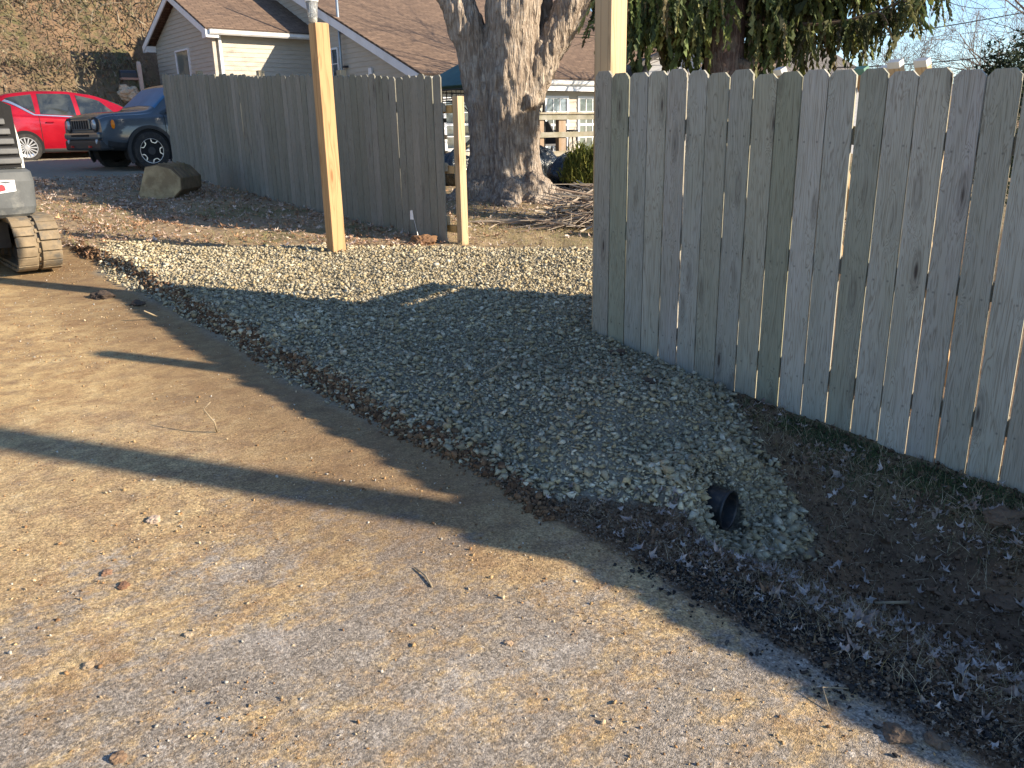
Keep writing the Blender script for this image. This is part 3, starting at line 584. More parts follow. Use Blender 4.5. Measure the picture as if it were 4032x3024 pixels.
    m = MB(); [m.box(hx(21.13), hx(20.95), hy(11.94), hy(11.8), z, z+.05) for z in (3.3, 4.15)]; m.build('bracket', plain('dark_bracket', (.05,.05,.06)), mm)
    hbox('vent_box', 19.70, 19.86, 11.87, 11.925, 3.03, 3.22, M['trimw'], bevel=.006)
mk_house()
def neighbour():
    r = root('neighbour_house', (5.05, 25., 0), 0, 'pale house with grey shingle roof, half hidden behind the spruce', 'house')
    m = MB(); siding_wall(m, lambda u, o, z: (u, -o, z), .15, .3, 3.95, lambda z: (-1.0, 1.3) if z < 3.45 else (-1.0+(z-3.45)*2.0, 1.3-(z-3.45)*2.0)); m.box(-1.0, 1.3, .02, 6, .3, 3.4); m.box(1.3, 5.6, 1.2, 6, .3, 2.75); m.build('wall', M['siding2'], r)
    m = MB(); m._a([(-1.3,-.3,3.36),(.15,-.3,4.08),(.15,7,4.08),(-1.3,7,3.36)], [(0,1,2,3)]); m._a([(1.6,-.3,3.36),(.15,-.3,4.08),(.15,7,4.08),(1.6,7,3.36)], [(0,1,2,3)]); m._a([(1.25,.9,2.8),(6.0,.9,2.8),(5.4,4.0,4.0),(1.25,4.0,4.0)], [(0,1,2,3)]); o = m.build('roof', M['roofg'], r); so_ = o.modifiers.new('s', 'SOLIDIFY'); so_.thickness = .12
neighbour()
# ------------------------------------------------------------------ deck and things on it
def deck():
    r = root('wooden_deck', L(12.6, 11.2, 0), A0, 'weathered wooden deck with three-rail railing in front of the house windows', 'deck'); Y = lambda t: -(t-11.2)
    def b(name, s0, s1, t0, t1, z0, z1, mat='deckwood', par=None): m = MB(); m.box(s0-12.6, s1-12.6, Y(t1), Y(t0), z0, z1); return m.build(name, M[mat], par or r, bevel=.004)
    b('floor', 12.64, 17.4, 11.25, 18.8, .94, .975); b('skirt', 12.6, 12.64, 11.25, 18.8, .74, .97); b('stone_base', 12.7, 12.9, 11.3, 18.8, .35, .735, 'tanblock')
    for t in (11.27, 11.86, 13.9, 15.9, 17.9): b('post', 12.50, 12.598, t-.055 if t != 11.86 else t-.14, t+.055, .55, 1.84, 'deckpost')
    for z in (1.79, 1.46, 1.10): b('rail', 12.46, 12.498, 11.15, 18.8, z, z+.10)
    b('top_rail', 12.42, 12.56, 11.12, 18.8, 1.893, 1.93)
    for z in (1.79, 1.46, 1.10): b('side_rail', 12.6, 14.2, 11.13, 11.168, z, z+.10)
    for dz in (0, -.62):
        m = MB(); m._a([(13.9-12.6+a, Y(t), z+dz+c) for a in (0, .04) for (t, z) in ((11.15, 1.86), (9.9, .95)) for c in (0, -.12)], [(0,1,3,2),(4,6,7,5),(0,4,5,1),(2,3,7,6),(0,2,6,4),(1,5,7,3)]); m.build('stair_rail', M['deckwood'], r)
M['tanblock'] = plain('tan_block', (.42,.33,.25), .9, .25, 7., .3)
deck()
blk = plain('black_metal', (.02,.02,.022), .45, .2, 20.); gry = plain('grey_fabric', (.12,.12,.13), .9, .2, 30.)
def stool(s, t, lab):
    z = .98; r = root('bar_stool', L(s, t, z), .4, lab, 'stool', 'bar stools on the deck'); m = MB(); m.lathe([(0,.58),(.16,.58),(.17,.6),(.16,.62),(0,.62)], 20); m.build('seat', blk, r)
    for a in range(4): c, s2 = cos(a*pi/2+.78), sin(a*pi/2+.78); m = MB(); m.ptube([(c*.10, s2*.10, .58), (c*.22, s2*.22, 0)], .013, 6); m.build('leg', blk, r)
stool(13.6, 12.75, 'black bar stool on the deck, nearer the lounge chair'); stool(13.7, 13.2, 'black bar stool on the deck, farther from the lounge chair')
def lounge():
    r = root('lounge_chair', L(13.7, 12.1, .98), A0+pi/2, 'low black lounge chair standing on the deck', 'chair'); m = MB(); m.box(-.5, .35, -.28, .28, .30, .34); m.build('seat', gry, r)
    m = MB(); m.M = Matrix.Translation((-.5, 0, .33)) @ Matrix.Rotation(radians(-55), 4, 'Y'); m.box(0, .55, -.28, .28, 0, .03); m.build('backrest', gry, r)
    for x in (-.4, .3):
        for y in (-.27, .27): m = MB(); m.ptube([(x, y, .32), (x*1.15, y, 0)], .018, 6); m.build('leg', blk, r)
    for y in (-.29, .29): m = MB(); m.ptube([(-.45, y, .5), (0, y, .48), (.32, y, .33)], .02, 6); m.build('armrest', blk, r)
lounge()
def grill():
    r = root('covered_grill', L(13.5, 11.65, .98), A0, 'dark covered grill behind the corner post of the deck', 'grill'); m = MB(); m.grid(lambda u, v: ((.27+.02*sin(v*9)-.05*v)*cos(u*2*pi), (.30+.02*sin(u*30)-.06*v)*sin(u*2*pi), .3+v*.62), 28, 8); m.prism([(.2*cos(a*.5), .2*sin(a*.5)) for a in range(12)], 'z', .90, .96)
    m.build('cover', plain('dark_cover', (.03,.032,.035), .6, .3, 12.), r, smooth=True)
    m = MB(); [m.ptube([(x, y, .32), (x, y, 0)], .02, 6) for x in (-.18, .18) for y in (-.18, .18)]; m.build('legs', blk, r)
grill()
def bag_mat():
    q = NT('black_bag_plastic'); q.b.inputs['Specular IOR Level'].default_value = .8; f = q.noise(q.coord((3,3,.8)), 3.5, 5, .6, 1.2); return q.out(q.mix(q.ramp(f, [(.4,0.),(.6,1.)]), (.006,.009,.014), (.02,.03,.042)), .22, q.bump(f, 1., .05))
M['bag'] = bag_mat()
def bag(s, t, sc, lab, zs=.8, seed=1, mat='bag', name='garbage_bag', cat='bag', grp='black garbage bags beside the maple'):
    z = Hs(s, t); m = MB(); r_ = np.random.default_rng(seed); ph = r_.uniform(0, 6, 6)
    def fn(u, v):
        a = u*2*pi; b = v*pi; x = sin(b); rr = sc*(1+.06*sin(3*a+ph[0])*x+.03*sin(17*a+ph[1]+3*v)*x+.025*sin(9*a+ph[2]+8*v)+.04*sin(5*v*pi+ph[3]+2*a))
        z_ = -cos(b); zz = zs*(z_ if z_ > -.72 else -.72); top = max(0, (z_-.86)/.14); k = 1-.55*top*.4
        return (rr*x*cos(a)*k, rr*x*sin(a)*k, rr*(zz+.72*zs)+top**2*.12*sc)
    m.grid(fn, 72, 32); o = m.build(name, M[mat], None, smooth=True, loc=L(s, t, z-.01)); return tag(o, lab, cat, grp)
bag(11.0, 10.55, .37, 'large black garbage bag between the tree and the small evergreen', .85, 1); bag(12.3, 11.0, .40, 'black garbage bag behind the other one, against the deck stairs', .85, 2); bag(12.3, 9.0, .36, 'black garbage bag seen left of the maple trunk', .9, 3)
M['whitebag'] = plain('white_bag_plastic', (.75,.76,.78), .4, .1, 8., .3)
bag(6.85, 7.3, .15, 'white plastic bag beside the brush pile, at the end of the near fence', 1.0, 4, 'whitebag', 'plastic_bag', 'bag', None)
bag(8.3, 8.75, .17, 'dark crumpled bag on the ground behind the brush pile', .5, 5, 'bag', 'garbage_bag', 'bag', None)
def gazebo():
    r = root('gazebo', L(12.75, 9.75, 0), A0, 'garden gazebo with blue green fabric roof behind the end of the far fence', 'gazebo'); z = 2.42; fab = plain('teal_canopy', (.055,.13,.14), .75, .15, 5.)
    m = MB(); W = 1.8; a, b, c, d, e = (0,0,z), (W,0,z), (W,-W,z), (0,-W,z), (W/2,-W/2,z+.62); [m.quad(p, q_, e) for p, q_ in ((a,b),(b,c),(c,d),(d,a))]; o = m.build('canopy', fab, r); sd_ = o.modifiers.new('s', 'SOLIDIFY'); sd_.thickness = .02
    m = MB()
    for (p, q_) in (((0,0),(W,0)), ((0,0),(0,-W)), ((W,0),(W,-W)), ((0,-W),(W,-W))):
        for zz in (z-.06, z-.22): m.ptube([(*p, zz), (*q_, zz)], .014, 6)
        for k in range(13): f = k/12; x, y = p[0]+(q_[0]-p[0])*f, p[1]+(q_[1]-p[1])*f; m.ptube([(x, y, z-.05), (x, y, z-.22)], .008, 5)
        m.ptube([(p[0]+(q_[0]-p[0])*f, p[1]+(q_[1]-p[1])*f, z-.62+.36*(1-abs(2*f-1)**2)**.5 if 0 < f < 1 else z-.62) for f in [k/16 for k in range(17)]], .011, 6)
    m.build('frame', blk, r)
    for x, y in ((0,0),(W,0),(0,-W),(W,-W)): m = MB(); m.ptube([(x, y, Hs(13.1, 9.5)-.1), (x, y, z)], .03, 8); m.build('leg', blk, r)
gazebo()
def darkrail():
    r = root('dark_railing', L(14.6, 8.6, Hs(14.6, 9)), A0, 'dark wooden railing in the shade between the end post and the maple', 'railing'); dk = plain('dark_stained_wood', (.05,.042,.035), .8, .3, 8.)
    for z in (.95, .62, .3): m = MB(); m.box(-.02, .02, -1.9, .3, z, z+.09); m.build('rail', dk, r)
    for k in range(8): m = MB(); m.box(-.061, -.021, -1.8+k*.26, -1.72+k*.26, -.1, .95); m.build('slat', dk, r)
darkrail()
# ------------------------------------------------------------------ trees
def bark_mat(name, a, b, c3, sc=1., lich=.5):
    q = NT(name); v = q.coord((1, 1, .16)); n1 = q.noise(v, 9*sc, 5, .65, 1.4); n2 = q.noise(v, 34*sc, 4, .6, .8)
    ridge = q.math('ABSOLUTE', q.math('SUBTRACT', n1, .5)); h = q.math('ADD', q.math('MULTIPLY', ridge, 5.), q.math('MULTIPLY', n2, .8))
    v2 = q.coord((1, 1, .17)); pl = q.voro(v2, 17*sc, 'DISTANCE_TO_EDGE')
    crack = q.ramp(pl, [(.0, 0.), (.20, 1.)])
    c = q.mix(q.ramp(h, [(.25, 0.), (.9, 1.)]), b, a); c = q.mix(crack, q.mix(.55, c, b), c)
    c = q.mix(q.math('MULTIPLY', q.ramp(q.noise(q.coord(), 3.3, 6, .75), [(.5, 0.), (.62, 1.)]), lich), c, c3)
    hh = q.math('ADD', h, q.math('MULTIPLY', crack, .7))
    return q.out(c, .95, q.bump(hh, .8, .03/sc), Specular_IOR_Level=.1)
M['bark'] = bark_mat('shaggy_maple_bark', (.47,.40,.335), (.20,.155,.125), (.53,.48,.43)); M['bark2'] = bark_mat('spruce_bark', (.20,.14,.115), (.07,.045,.04), (.30,.27,.22), 1.5, .4)
M['twig'] = plain('bare_twig_bark', (.21,.16,.125), .9, .25, 6.)
def wob(p, sd): return [(x+.05*random.uniform(-1, 1)*0, y, z) for x, y, z in p]
def limb(m, p, d, ln, r, depth, n=7, gnarl=.18, drop=.0, minr=.006, split=3):
    pts = [Vector(p)]; rad = [r]; dv = Vector(d).normalized(); k = 5
    for i in range(k):
        dv = (dv+Vector((random.uniform(-1,1), random.uniform(-1,1), random.uniform(-.6,.8)-drop))*gnarl).normalized(); pts.append(pts[-1]+dv*ln/k); rad.append(r*(1-.5*(i+1)/k))
    m.ptube(pts, rad, n if r > .03 else 4, False)
    if depth > 0:
        for j in range(split+(1 if depth > 2 else 0)):
            f = random.uniform(.35, 1.); i = min(k, max(1, int(f*k+.5))); a = random.uniform(0, 2*pi)
            q = dv.orthogonal().normalized(); q = Matrix.Rotation(a, 3, dv) @ q; nd = (dv+q*random.uniform(.5, 1.)).normalized()
            limb(m, pts[i], nd, ln*random.uniform(.55, .8), max(minr, rad[i]*random.uniform(.45, .7)), depth-1, n, gnarl, drop, minr, split)
def maple():
    bx, by = .10, 13.1; bz = .44; r = root('maple_tree', (bx, by, bz), 0, 'massive old maple trunk with shaggy grey bark, forking into three stems', 'tree')
    m = MB()
    S1 = [((-.66,-.02,-.3),.44),((-.54,0,.05),.30),((-.49,0,.5),.225),((-.46,0,1.1),.215),((-.48,0,1.7),.235),((-.58,.02,2.3),.25),((-.80,.05,3.0),.25),((-1.12,.1,4.2),.24),((-1.5,.2,6.),.2),((-2.2,.3,8.),.13)]
    S2 = [((-.10,-.10,-.3),.52),((-.10,-.08,.05),.40),((-.12,-.10,.6),.27),((-.12,-.09,1.2),.285),((-.08,-.07,1.9),.35),((.0,-.02,2.5),.38),((.05,0,3.1),.40),((.08,0,4.2),.38),((.2,.1,6.),.3),((.4,.1,8.5),.2)]
    S3 = [((.36,-.02,-.3),.44),((.30,0,.05),.32),((.21,.02,.5),.215),((.15,.02,1.),.215),((.15,0,1.5),.245),((.34,.02,2.0),.27),((.66,.04,2.5),.24),((.98,.06,3.05),.24),((1.36,.1,4.2),.22),((1.7,.2,6.),.2),((2.3,.3,8.),.12)]
    for S in (S1, S2, S3): m.ptube([p for p, _ in S], [q for _, q in S], 28)
    m.ptube([(.50,.25,2.2),(.42,.4,3.),(.52,.5,4.),(.6,.6,6.)], [.2,.2,.17,.1], 16)
    for pts, rr in (([(.15,-.1,.35),(.55,-.15,.10),(1.0,-.25,-.02),(1.55,-.35,-.06),(2.1,-.3,-.12)],[.32,.25,.18,.13,.07]), ([(-.4,0,.35),(-.85,-.15,.08),(-1.25,-.25,-.04),(-1.7,-.3,-.12)],[.30,.22,.14,.07]), ([(-.1,-.2,.3),(-.12,-.5,.05),(-.1,-.85,-.08),(0,-1.2,-.16)],[.30,.22,.15,.07]), ([(.2,-.1,.3),(.4,-.45,.03),(.75,-.75,-.08),(1.1,-.9,-.15)],[.24,.15,.09,.04]), ([(.1,.2,.3),(.5,.6,0),(1.2,.9,-.1)],[.25,.15,.06]), ([(-.3,-.1,.3),(-.55,-.4,.03),(-.75,-.7,-.1)],[.22,.14,.06])): m.ptube(pts, rr, 14)
    m.ptube([(.20,-.18,1.55),(.27,-.30,1.58),(.30,-.33,1.62)], [.13,.10,.05], 12)
    o = m.build('trunk', M['bark'], r, smooth=True)
    rm = o.modifiers.new('merge', 'REMESH'); rm.mode = 'VOXEL'; rm.voxel_size = .026; rm.use_smooth_shade = True
    for nm, sz, st_ in (('lumps', .5, .07), ('ridges', .075, .12)):
        tx = bpy.data.textures.new('bark_'+nm, 'CLOUDS'); tx.noise_scale = sz; tx.noise_depth = 2
        d = o.modifiers.new(nm, 'DISPLACE'); d.texture = tx; d.strength = st_; d.mid_level = .5
        if nm == 'ridges':
            e = bpy.data.objects.new('bark_frame', None); link(e); e.parent = o; e.scale = (1, 1, 5.5); e.empty_display_size = .1; d.texture_coords = 'OBJECT'; d.texture_coords_object = e
    # mossy tufts in the forks
    # bare crown above
    m = MB(); 
    for p, d, l_, q in (((-2.2,.3,8.),(-.5,.1,1),3.5,.12),((.4,.1,8.5),(.1,0,1),4.,.18),((2.3,.3,8.),(.5,.1,1),3.5,.12),((-1.5,.2,6.),(-.9,.3,.6),3.,.1),((1.7,.2,6.),(.9,-.2,.6),3.,.1),((.2,.1,6.),(-.3,-.8,.7),3.,.1),((.6,.6,6.),(.2,.8,.8),3.,.1)): limb(m, p, d, l_, q, 3)
    m.build('branches', M['twig'], r, fix=False)
maple()
def needle_temps(seed=3):
    r = np.random.default_rng(seed); out = []
    for k in range(10):   # a hanging spray: narrow, ragged, two crossed blades made of small tufts
        V = []; Fc = []; n = 9
        for cr in range(2):
            a = cr*pi/2+r.uniform(-.3, .3)
            for i in range(n):
                z = -i/n; w1 = .075*(1-.55*i/n)*r.uniform(.5, 1.4); dx = r.uniform(-.05, .05); l = 1/n*r.uniform(1.1, 2.2); b = len(V)
                V += [(dx*cos(a), dx*sin(a), z), (w1*cos(a)+dx, w1*sin(a), z-l*.6), (dx*1.2, dx, z-l), (-w1*cos(a)+dx, -w1*sin(a), z-l*.55)]; Fc.append([b, b+1, b+2, b+3])
        out.append((np.array(V), np.array(Fc)))
    return out
def spruce():
    bx, by = 2.60, 10.6; st_ = (bx*DX+by*DY, bx*NX+by*NY); bz = Hs(*st_); r = root('spruce_tree', (bx, by, bz), 0, 'spruce with a reddish scaly trunk and long drooping needle branches, behind the near fence', 'tree'); r.scale = (1.13, 1.13, 1.13)
    m = MB(); m.ptube([(0,0,-.3),(.0,0,.4),(.02,0,1.4),(.0,0,2.2),(.02,0,3.4),(0,.02,6.),(0,0,9),(0,0,12.)], [.33,.235,.20,.205,.185,.15,.09,.03], 28); m.ptube([(.12,-.08,1.75),(.25,-.12,1.72),(.30,-.14,1.82)], [.10,.07,.03], 10); m.build('trunk', M['bark2'], r, smooth=True)
    bm_ = MB(); P = []; Lh = []; rs = random.Random(11)
    TI = []
    def branch(z0, az, ln, sag, dens, r0=.03):
        ti = rs.choice([.5,.7,.9,1.15,1.5]); pts = []; d = Vector((cos(az), sin(az), 0)); ph = rs.uniform(0, 6)
        for i in range(9):
            f = i/8; q = d*ln*f; pts.append(Vector((q.x+.06*sin(5*f+ph), q.y+.06*cos(4*f+ph), z0-sag*sin(pi*min(1, f*1.05))*.6-sag*.35*f+ .35*sag*f*f)))
        bm_.ptube(pts, [r0*(1-.85*i/8) for i in range(9)], 5, False)
        side = Vector((-d.y, d.x, 0)); n = int(ln*dens*1.55)
        for k in range(n):
            f = rs.uniform(.10, 1.)**.8; i = min(7, int(f*8)); u = f*8-i; q = pts[i]*(1-u)+pts[i+1]*u; off = rs.gauss(0, .10+.16*(1-f))
            TI.append(ti); P.append((*(q+side*off+Vector((0,0,rs.uniform(-.05, .02)))),)); Lh.append(rs.uniform(.18, .62)*(1.1-.3*f)*(1 if rs.random() < .85 else 1.5))
        for k in range(int(ln*4)):
            f = rs.uniform(.2, 1.); i = min(7, int(f*8)); q = pts[i]; dd = side*rs.uniform(-.3, .3)+Vector((0,0,-rs.uniform(.1, .35)))+d*.1; bm_.ptube([q, q+dd*.6+Vector((0,0,.04)), q+dd], [.006,.005,.003], 3, False)
    # heights above the foot; low branches are the ones seen over the fence
    for z0, az, ln, sag, dens in [(2.9,pi*.97,1.35,.25,120),(2.6,pi*1.03,1.35,.2,110),(3.1,pi*.88,1.4,.4,120),(2.5,pi*1.12,.95,.15,100),(3.2,pi*1.2,1.3,.35,100),(2.95,pi*.8,1.4,.3,90),
        (2.75,.06,1.5,.3,70),(3.0,-.12,2.2,.5,85),(2.9,.22,2.6,.55,80),(3.25,.02,2.9,.6,80),(2.7,-.35,1.3,.25,70),(2.85,.4,1.9,.4,80),(3.2,-.5,1.7,.5,70),(3.3,.35,2.9,.7,55),(3.1,-.2,1.0,.2,80),(2.8,2.5,1.0,.3,90),(2.55,.15,1.0,.2,80),(2.3,pi*1.0,1.35,.2,60),(2.2,.1,1.5,.2,50),(2.35,-.25,1.9,.35,40),(2.45,.2,2.6,.4,28),(2.25,pi*.9,1.2,.2,50),(2.55,pi*1.02,1.3,.2,130),(2.8,pi*.95,1.35,.25,130),(2.45,pi*1.08,1.25,.2,100)]:
        branch(z0, az, ln, sag, dens)
    for k in range(42):
        z0 = rs.uniform(3.4, 9.); az = rs.uniform(0, 2*pi); branch(z0, az, max(.8, 2.9-(z0-3.)*.34)*rs.uniform(.8, 1.1)*(.45 if sin(az) < -.1 else .45 if sin(az) > .3 else 1), .5, 34)
    bm_.build('branches', plain('dead_spruce_twigs', (.13,.09,.065), .9, .3, 8.), r, fix=False)
    P = np.array(P); Lh = np.array(Lh); N = len(P); R = rotmats(N, .60); Lh *= RNG.uniform(.35, .95, N); sc = np.stack([Lh*.85+.09, Lh*.85+.09, Lh], 1)
    c = np.array([(.095,.125,.04),(.065,.09,.032),(.15,.17,.05),(.045,.06,.025),(.21,.21,.085),(.13,.11,.06)])[RNG.integers(0, 6, N)]*RNG.uniform(.7, 1.3, (N, 1))*np.array(TI)[:, None]
    o = scatter('needles', needle_temps(), P, R, sc, c, M['needle'], 0.); o.parent = r
spruce()
def shade_spruce():  # added tree, crown only above the frame, there to shade the grey SUV
    bx, by = 3.9, 13.9; r = root('spruce_tree', (bx, by, .35), 0, 'second spruce added behind the first, its unseen crown shading the grey SUV', 'tree'); m = MB(); m.ptube([(0,0,-.3),(0,0,5),(0,0,11.)], [.17,.13,.03], 12); m.build('trunk', M['bark2'], r, smooth=True)
    n = 9000; z = 3.6+7.2*RNG.uniform(0, 1, n)**1.2; R = (1.75-(z-3.6)*.21)*np.sqrt(RNG.uniform(.05, 1, n)); a = RNG.uniform(0, 2*pi, n); P = np.stack([R*np.cos(a), R*np.sin(a), z], 1); l = RNG.uniform(.25, .6, n)
    c = np.array([(.11,.14,.045),(.075,.10,.035),(.17,.185,.055)])[RNG.integers(0, 3, n)]; o = scatter('needles', needle_temps(6), P, rotmats(n, .3), np.stack([l*.7, l*.7, l], 1), c, M['needle'], 0.); o.parent = r
shade_spruce()
def bare_tree(x, y, h, r0, lab, seed, depth=4, name='bare_tree', mat='twig', dirv=(0,0,1), grp=None, gn=.16, split=3, z=None):
    random.seed(seed); st_ = (x*DX+y*DY, x*NX+y*NY); bz = Hs(*st_) if z is None else z; r = root(name, (x, y, bz), 0, lab, 'tree', grp); m = MB()
    d = Vector(dirv).normalized(); k = 6; pts = [Vector((0,0,-.2))]; dv = d.copy()
    for i in range(k): dv = (dv+Vector((random.uniform(-1,1), random.uniform(-1,1), .4))*.08).normalized(); pts.append(pts[-1]+dv*h*.6/k)
    m.ptube(pts, [r0*(1-.55*i/k) for i in range(k+1)], 9, False); m.build('trunk', M[mat], r, smooth=True, fix=False)
    m = MB()
    for i in range(2, k+1):
        for j in range(3 if i < k else 5):
            a = random.uniform(0, 2*pi); limb(m, pts[i], (cos(a), sin(a), random.uniform(.5, 1.4)), h*.38*random.uniform(.7, 1.1), r0*(1-.55*i/k)*.55, depth-2, 6, gn, 0, r0*.035+.002, split)
    m.build('crown', M[mat], r, fix=False); return r
bare_tree(6.3, 20.5, 8.5, .15, 'bare tree behind the spruce, between the two houses', 5, 5)
bare_tree(11.5, 17.5, 6.0, .10, 'leafless thicket tree showing through the spruce branches, right of its trunk', 6, 5)
bare_tree(19.5, 34, 5.5, .12, 'round bare twiggy tree against the sky at the upper right', 8, 5, split=4, z=.3)
bare_tree(16.5, 36, 4.6, .10, 'small bare tree against the sky, left of the round one', 9, 5, split=4, z=.3)
bare_tree(26.5, 40, 8.0, .15, 'far bare tree at the right edge of the sky', 12, 5, z=.0)
bare_tree(5.5, 31, 7.5, .14, 'bare tree behind the pale neighbouring house', 15, 5)
# ------------------------------------------------------------------ hillside on the left with dry brush
def hill_brush():
    n = 60000; s = 25.6+RNG.uniform(0, 1, n)**1.3*36; t = RNG.uniform(-20, 17, n)
    k = (t < 8.4) | (s > 28.5); s, t = s[k], t[k]; N = len(s)
    pal = np.array([(.17,.135,.09),(.13,.10,.068),(.21,.175,.115),(.10,.08,.055),(.14,.135,.075),(.17,.12,.09),(.27,.235,.175)]); c = pal[RNG.integers(0, 7, N)]*RNG.uniform(.7, 1.25, (N, 1))*(1+.5*fbm(s, t, .35, 3, 201))[:, None]
    h = RNG.uniform(.2, .75, N)*(.45+.55*sm(27, 31, s))*(1+.6*fbm(s, t, .5, 2, 202)); sc = np.stack([h, h*0+.45+.4*RNG.uniform(0,1,N), h], 1)
    z = H(s, t, False); o = scatter('hillside_brush', blade_temps(19, 10, 3, .034), np.stack([s, -t, z-.05], 1), rotmats(N, 1.25), sc, c, M['blade']); tag(o, 'dry brown brush and brambles covering the hillside behind the cars', 'brush', kind='stuff')
    n = 90000; s = 25.6+RNG.uniform(0, 1, n)**1.2*32; t = RNG.uniform(-18, 16, n); k = (t < 8.4) | (s > 28.5); s, t = s[k], t[k]; N = n = len(s); z = H(s, t, False)+RNG.uniform(.02, .8, N)*(.6+.8*fbm(s, t, .5, 2, 202)); r = RNG.uniform(.03, .085, N)
    pal = np.array([(.16,.15,.08),(.20,.145,.095),(.12,.105,.06),(.23,.19,.125),(.18,.17,.095),(.22,.14,.105),(.42,.37,.30)]); c = pal[np.minimum(6, (np.abs(fbm(s, t, .25, 2, 203)+.5)*4+RNG.uniform(0, 2.2, N)).astype(int))]*RNG.uniform(.6, 1.2, (N, 1))
    o = scatter('bramble_leaves', LT[:4], np.stack([s, -t, z], 1), rotmats(N, pi), r, c, M['leaf']); tag(o, 'dead bramble leaves clinging over the whole hillside', 'leaves', kind='stuff')
hill_brush()
def on_hill(s, t): return L(s, t, Hs(s, t))
for i, (s0, t0, h, r0, dv, lab) in enumerate([(34., 7.2, 9., .17, (.05,0,1), 'bare grey tree on the hillside, left of the house gable'), (38., 1.0, 10., .20, (-.1,.1,1), 'bare tree high on the hillside above the red car'), (33., -4.5, 8., .15, (.15,0,1), 'bare tree at the far left of the hillside')]):
    x, y, z = on_hill(s0, t0); bare_tree(x, y, h, r0, lab, 30+i, 4, dirv=dv)
def fallen():
    x, y, z = on_hill(30.5, 6.6); r = root('fallen_tree', (x, y, z+.2), 0, 'pale leaning dead trunk on the brushy hillside', 'tree'); m = MB(); m.ptube([(-.9,0,.0),(0,.1,1.3),(.9,.1,2.6),(1.9,.3,3.9)], [.17,.15,.12,.07], 9); m.ptube([(-.05,.1,1.25),(-.9,-.1,1.45),(-1.4,-.1,1.2),(-1.5,-.1,.7)], [.07,.055,.04,.02], 7); m.ptube([(.1,.1,1.4),(1.0,-.1,1.2),(1.8,-.2,.8)], [.05,.04,.02], 6)
    m.build('trunk', plain('pale_dead_wood', (.42,.34,.27), .9, .25, 3., .3), r, smooth=True)
fallen()
def far_hill():
    q = plain('wooded_hill', (.13,.125,.15), 1., .25, .05)
    def fn(u, v):
        a = radians(-20+95*u); R = 420+260*v; hgt = (22+14*sin(a*3+1)+9*sin(a*9)+4*sin(a*23+2)+2.5*sin(a*61))*sin(min(1, v*1.6)*pi/2)*(1+.5*v)
        return (R*sin(a), R*cos(a), -8+hgt*1.0)
    m = MB(); m.grid(fn, 160, 14); o = m.build('far_hills', q, None, smooth=True); o['kind'] = 'structure'
far_hill()
def dark_evergreen():
    r = root('evergreen_shrub', (7.25, 12.6, Hs(*[7.25*DX+12.6*DY, 7.25*NX+12.6*NY])), 0, 'dark evergreen shrub at the right edge, just above the fence top', 'shrub'); n = 5200; v = RNG.normal(size=(n, 3)); v /= np.linalg.norm(v, axis=1)[:, None]; rr = RNG.uniform(.6, 1., (n, 1)); P = v*rr*np.array([.62, .62, 1.12])*(1+.15*np.sin(v[:, :1]*9+v[:, 2:]*7)); P[:, 2] += 1.35
    c = np.array([(.035,.055,.03),(.05,.07,.04),(.025,.04,.025)])[RNG.integers(0, 3, n)]*RNG.uniform(.7, 1.3, (n, 1)); o = scatter('foliage', LT[:5], P, rotmats(n, pi), RNG.uniform(.035, .07, n), c, M['needle'], 0.); o.parent = r
    m = MB(); m.ptube([(0,0,-.1),(0,0,1.6)], [.07,.04], 8); m.build('trunk', M['twig'], r)
dark_evergreen()
def arborvitae():
    s, t = 10.05, 10.3; r = root('evergreen_shrub', L(s, t, Hs(s, t)), 0, 'small bright yellow-green evergreen shrub beside the black garbage bags', 'shrub'); n = 3600; a = RNG.uniform(0, 2*pi, n); q = RNG.uniform(0, 1, n)**.6; el = RNG.uniform(.15, 1.45, n)
    P = np.stack([q*.62*np.cos(a)*np.cos(el*.8), q*.62*np.sin(a)*np.cos(el*.8), .08+q*.62*np.sin(el)], 1); c = np.array([(.20,.22,.045),(.13,.16,.035),(.28,.28,.07),(.09,.11,.03)])[RNG.integers(0, 4, n)]*RNG.uniform(.7, 1.25, (n, 1))
    R = rotmats(n, .9); T_ = [(v*np.array([1, 1, -1.]), f) for v, f in needle_temps(5)]; o = scatter('foliage', T_, P, R, np.stack([RNG.uniform(.09, .2, n)]*3, 1), c, M['needle'], 0.); o.parent = r
    m = MB()
    for k in range(14): aa = k*2.4; m.ptube([(0,0,-.02),(.2*cos(aa), .2*sin(aa), .25),(.42*cos(aa), .42*sin(aa), .42)], [.012,.008,.003], 4)
    m.build('stems', M['twig'], r)
arborvitae()
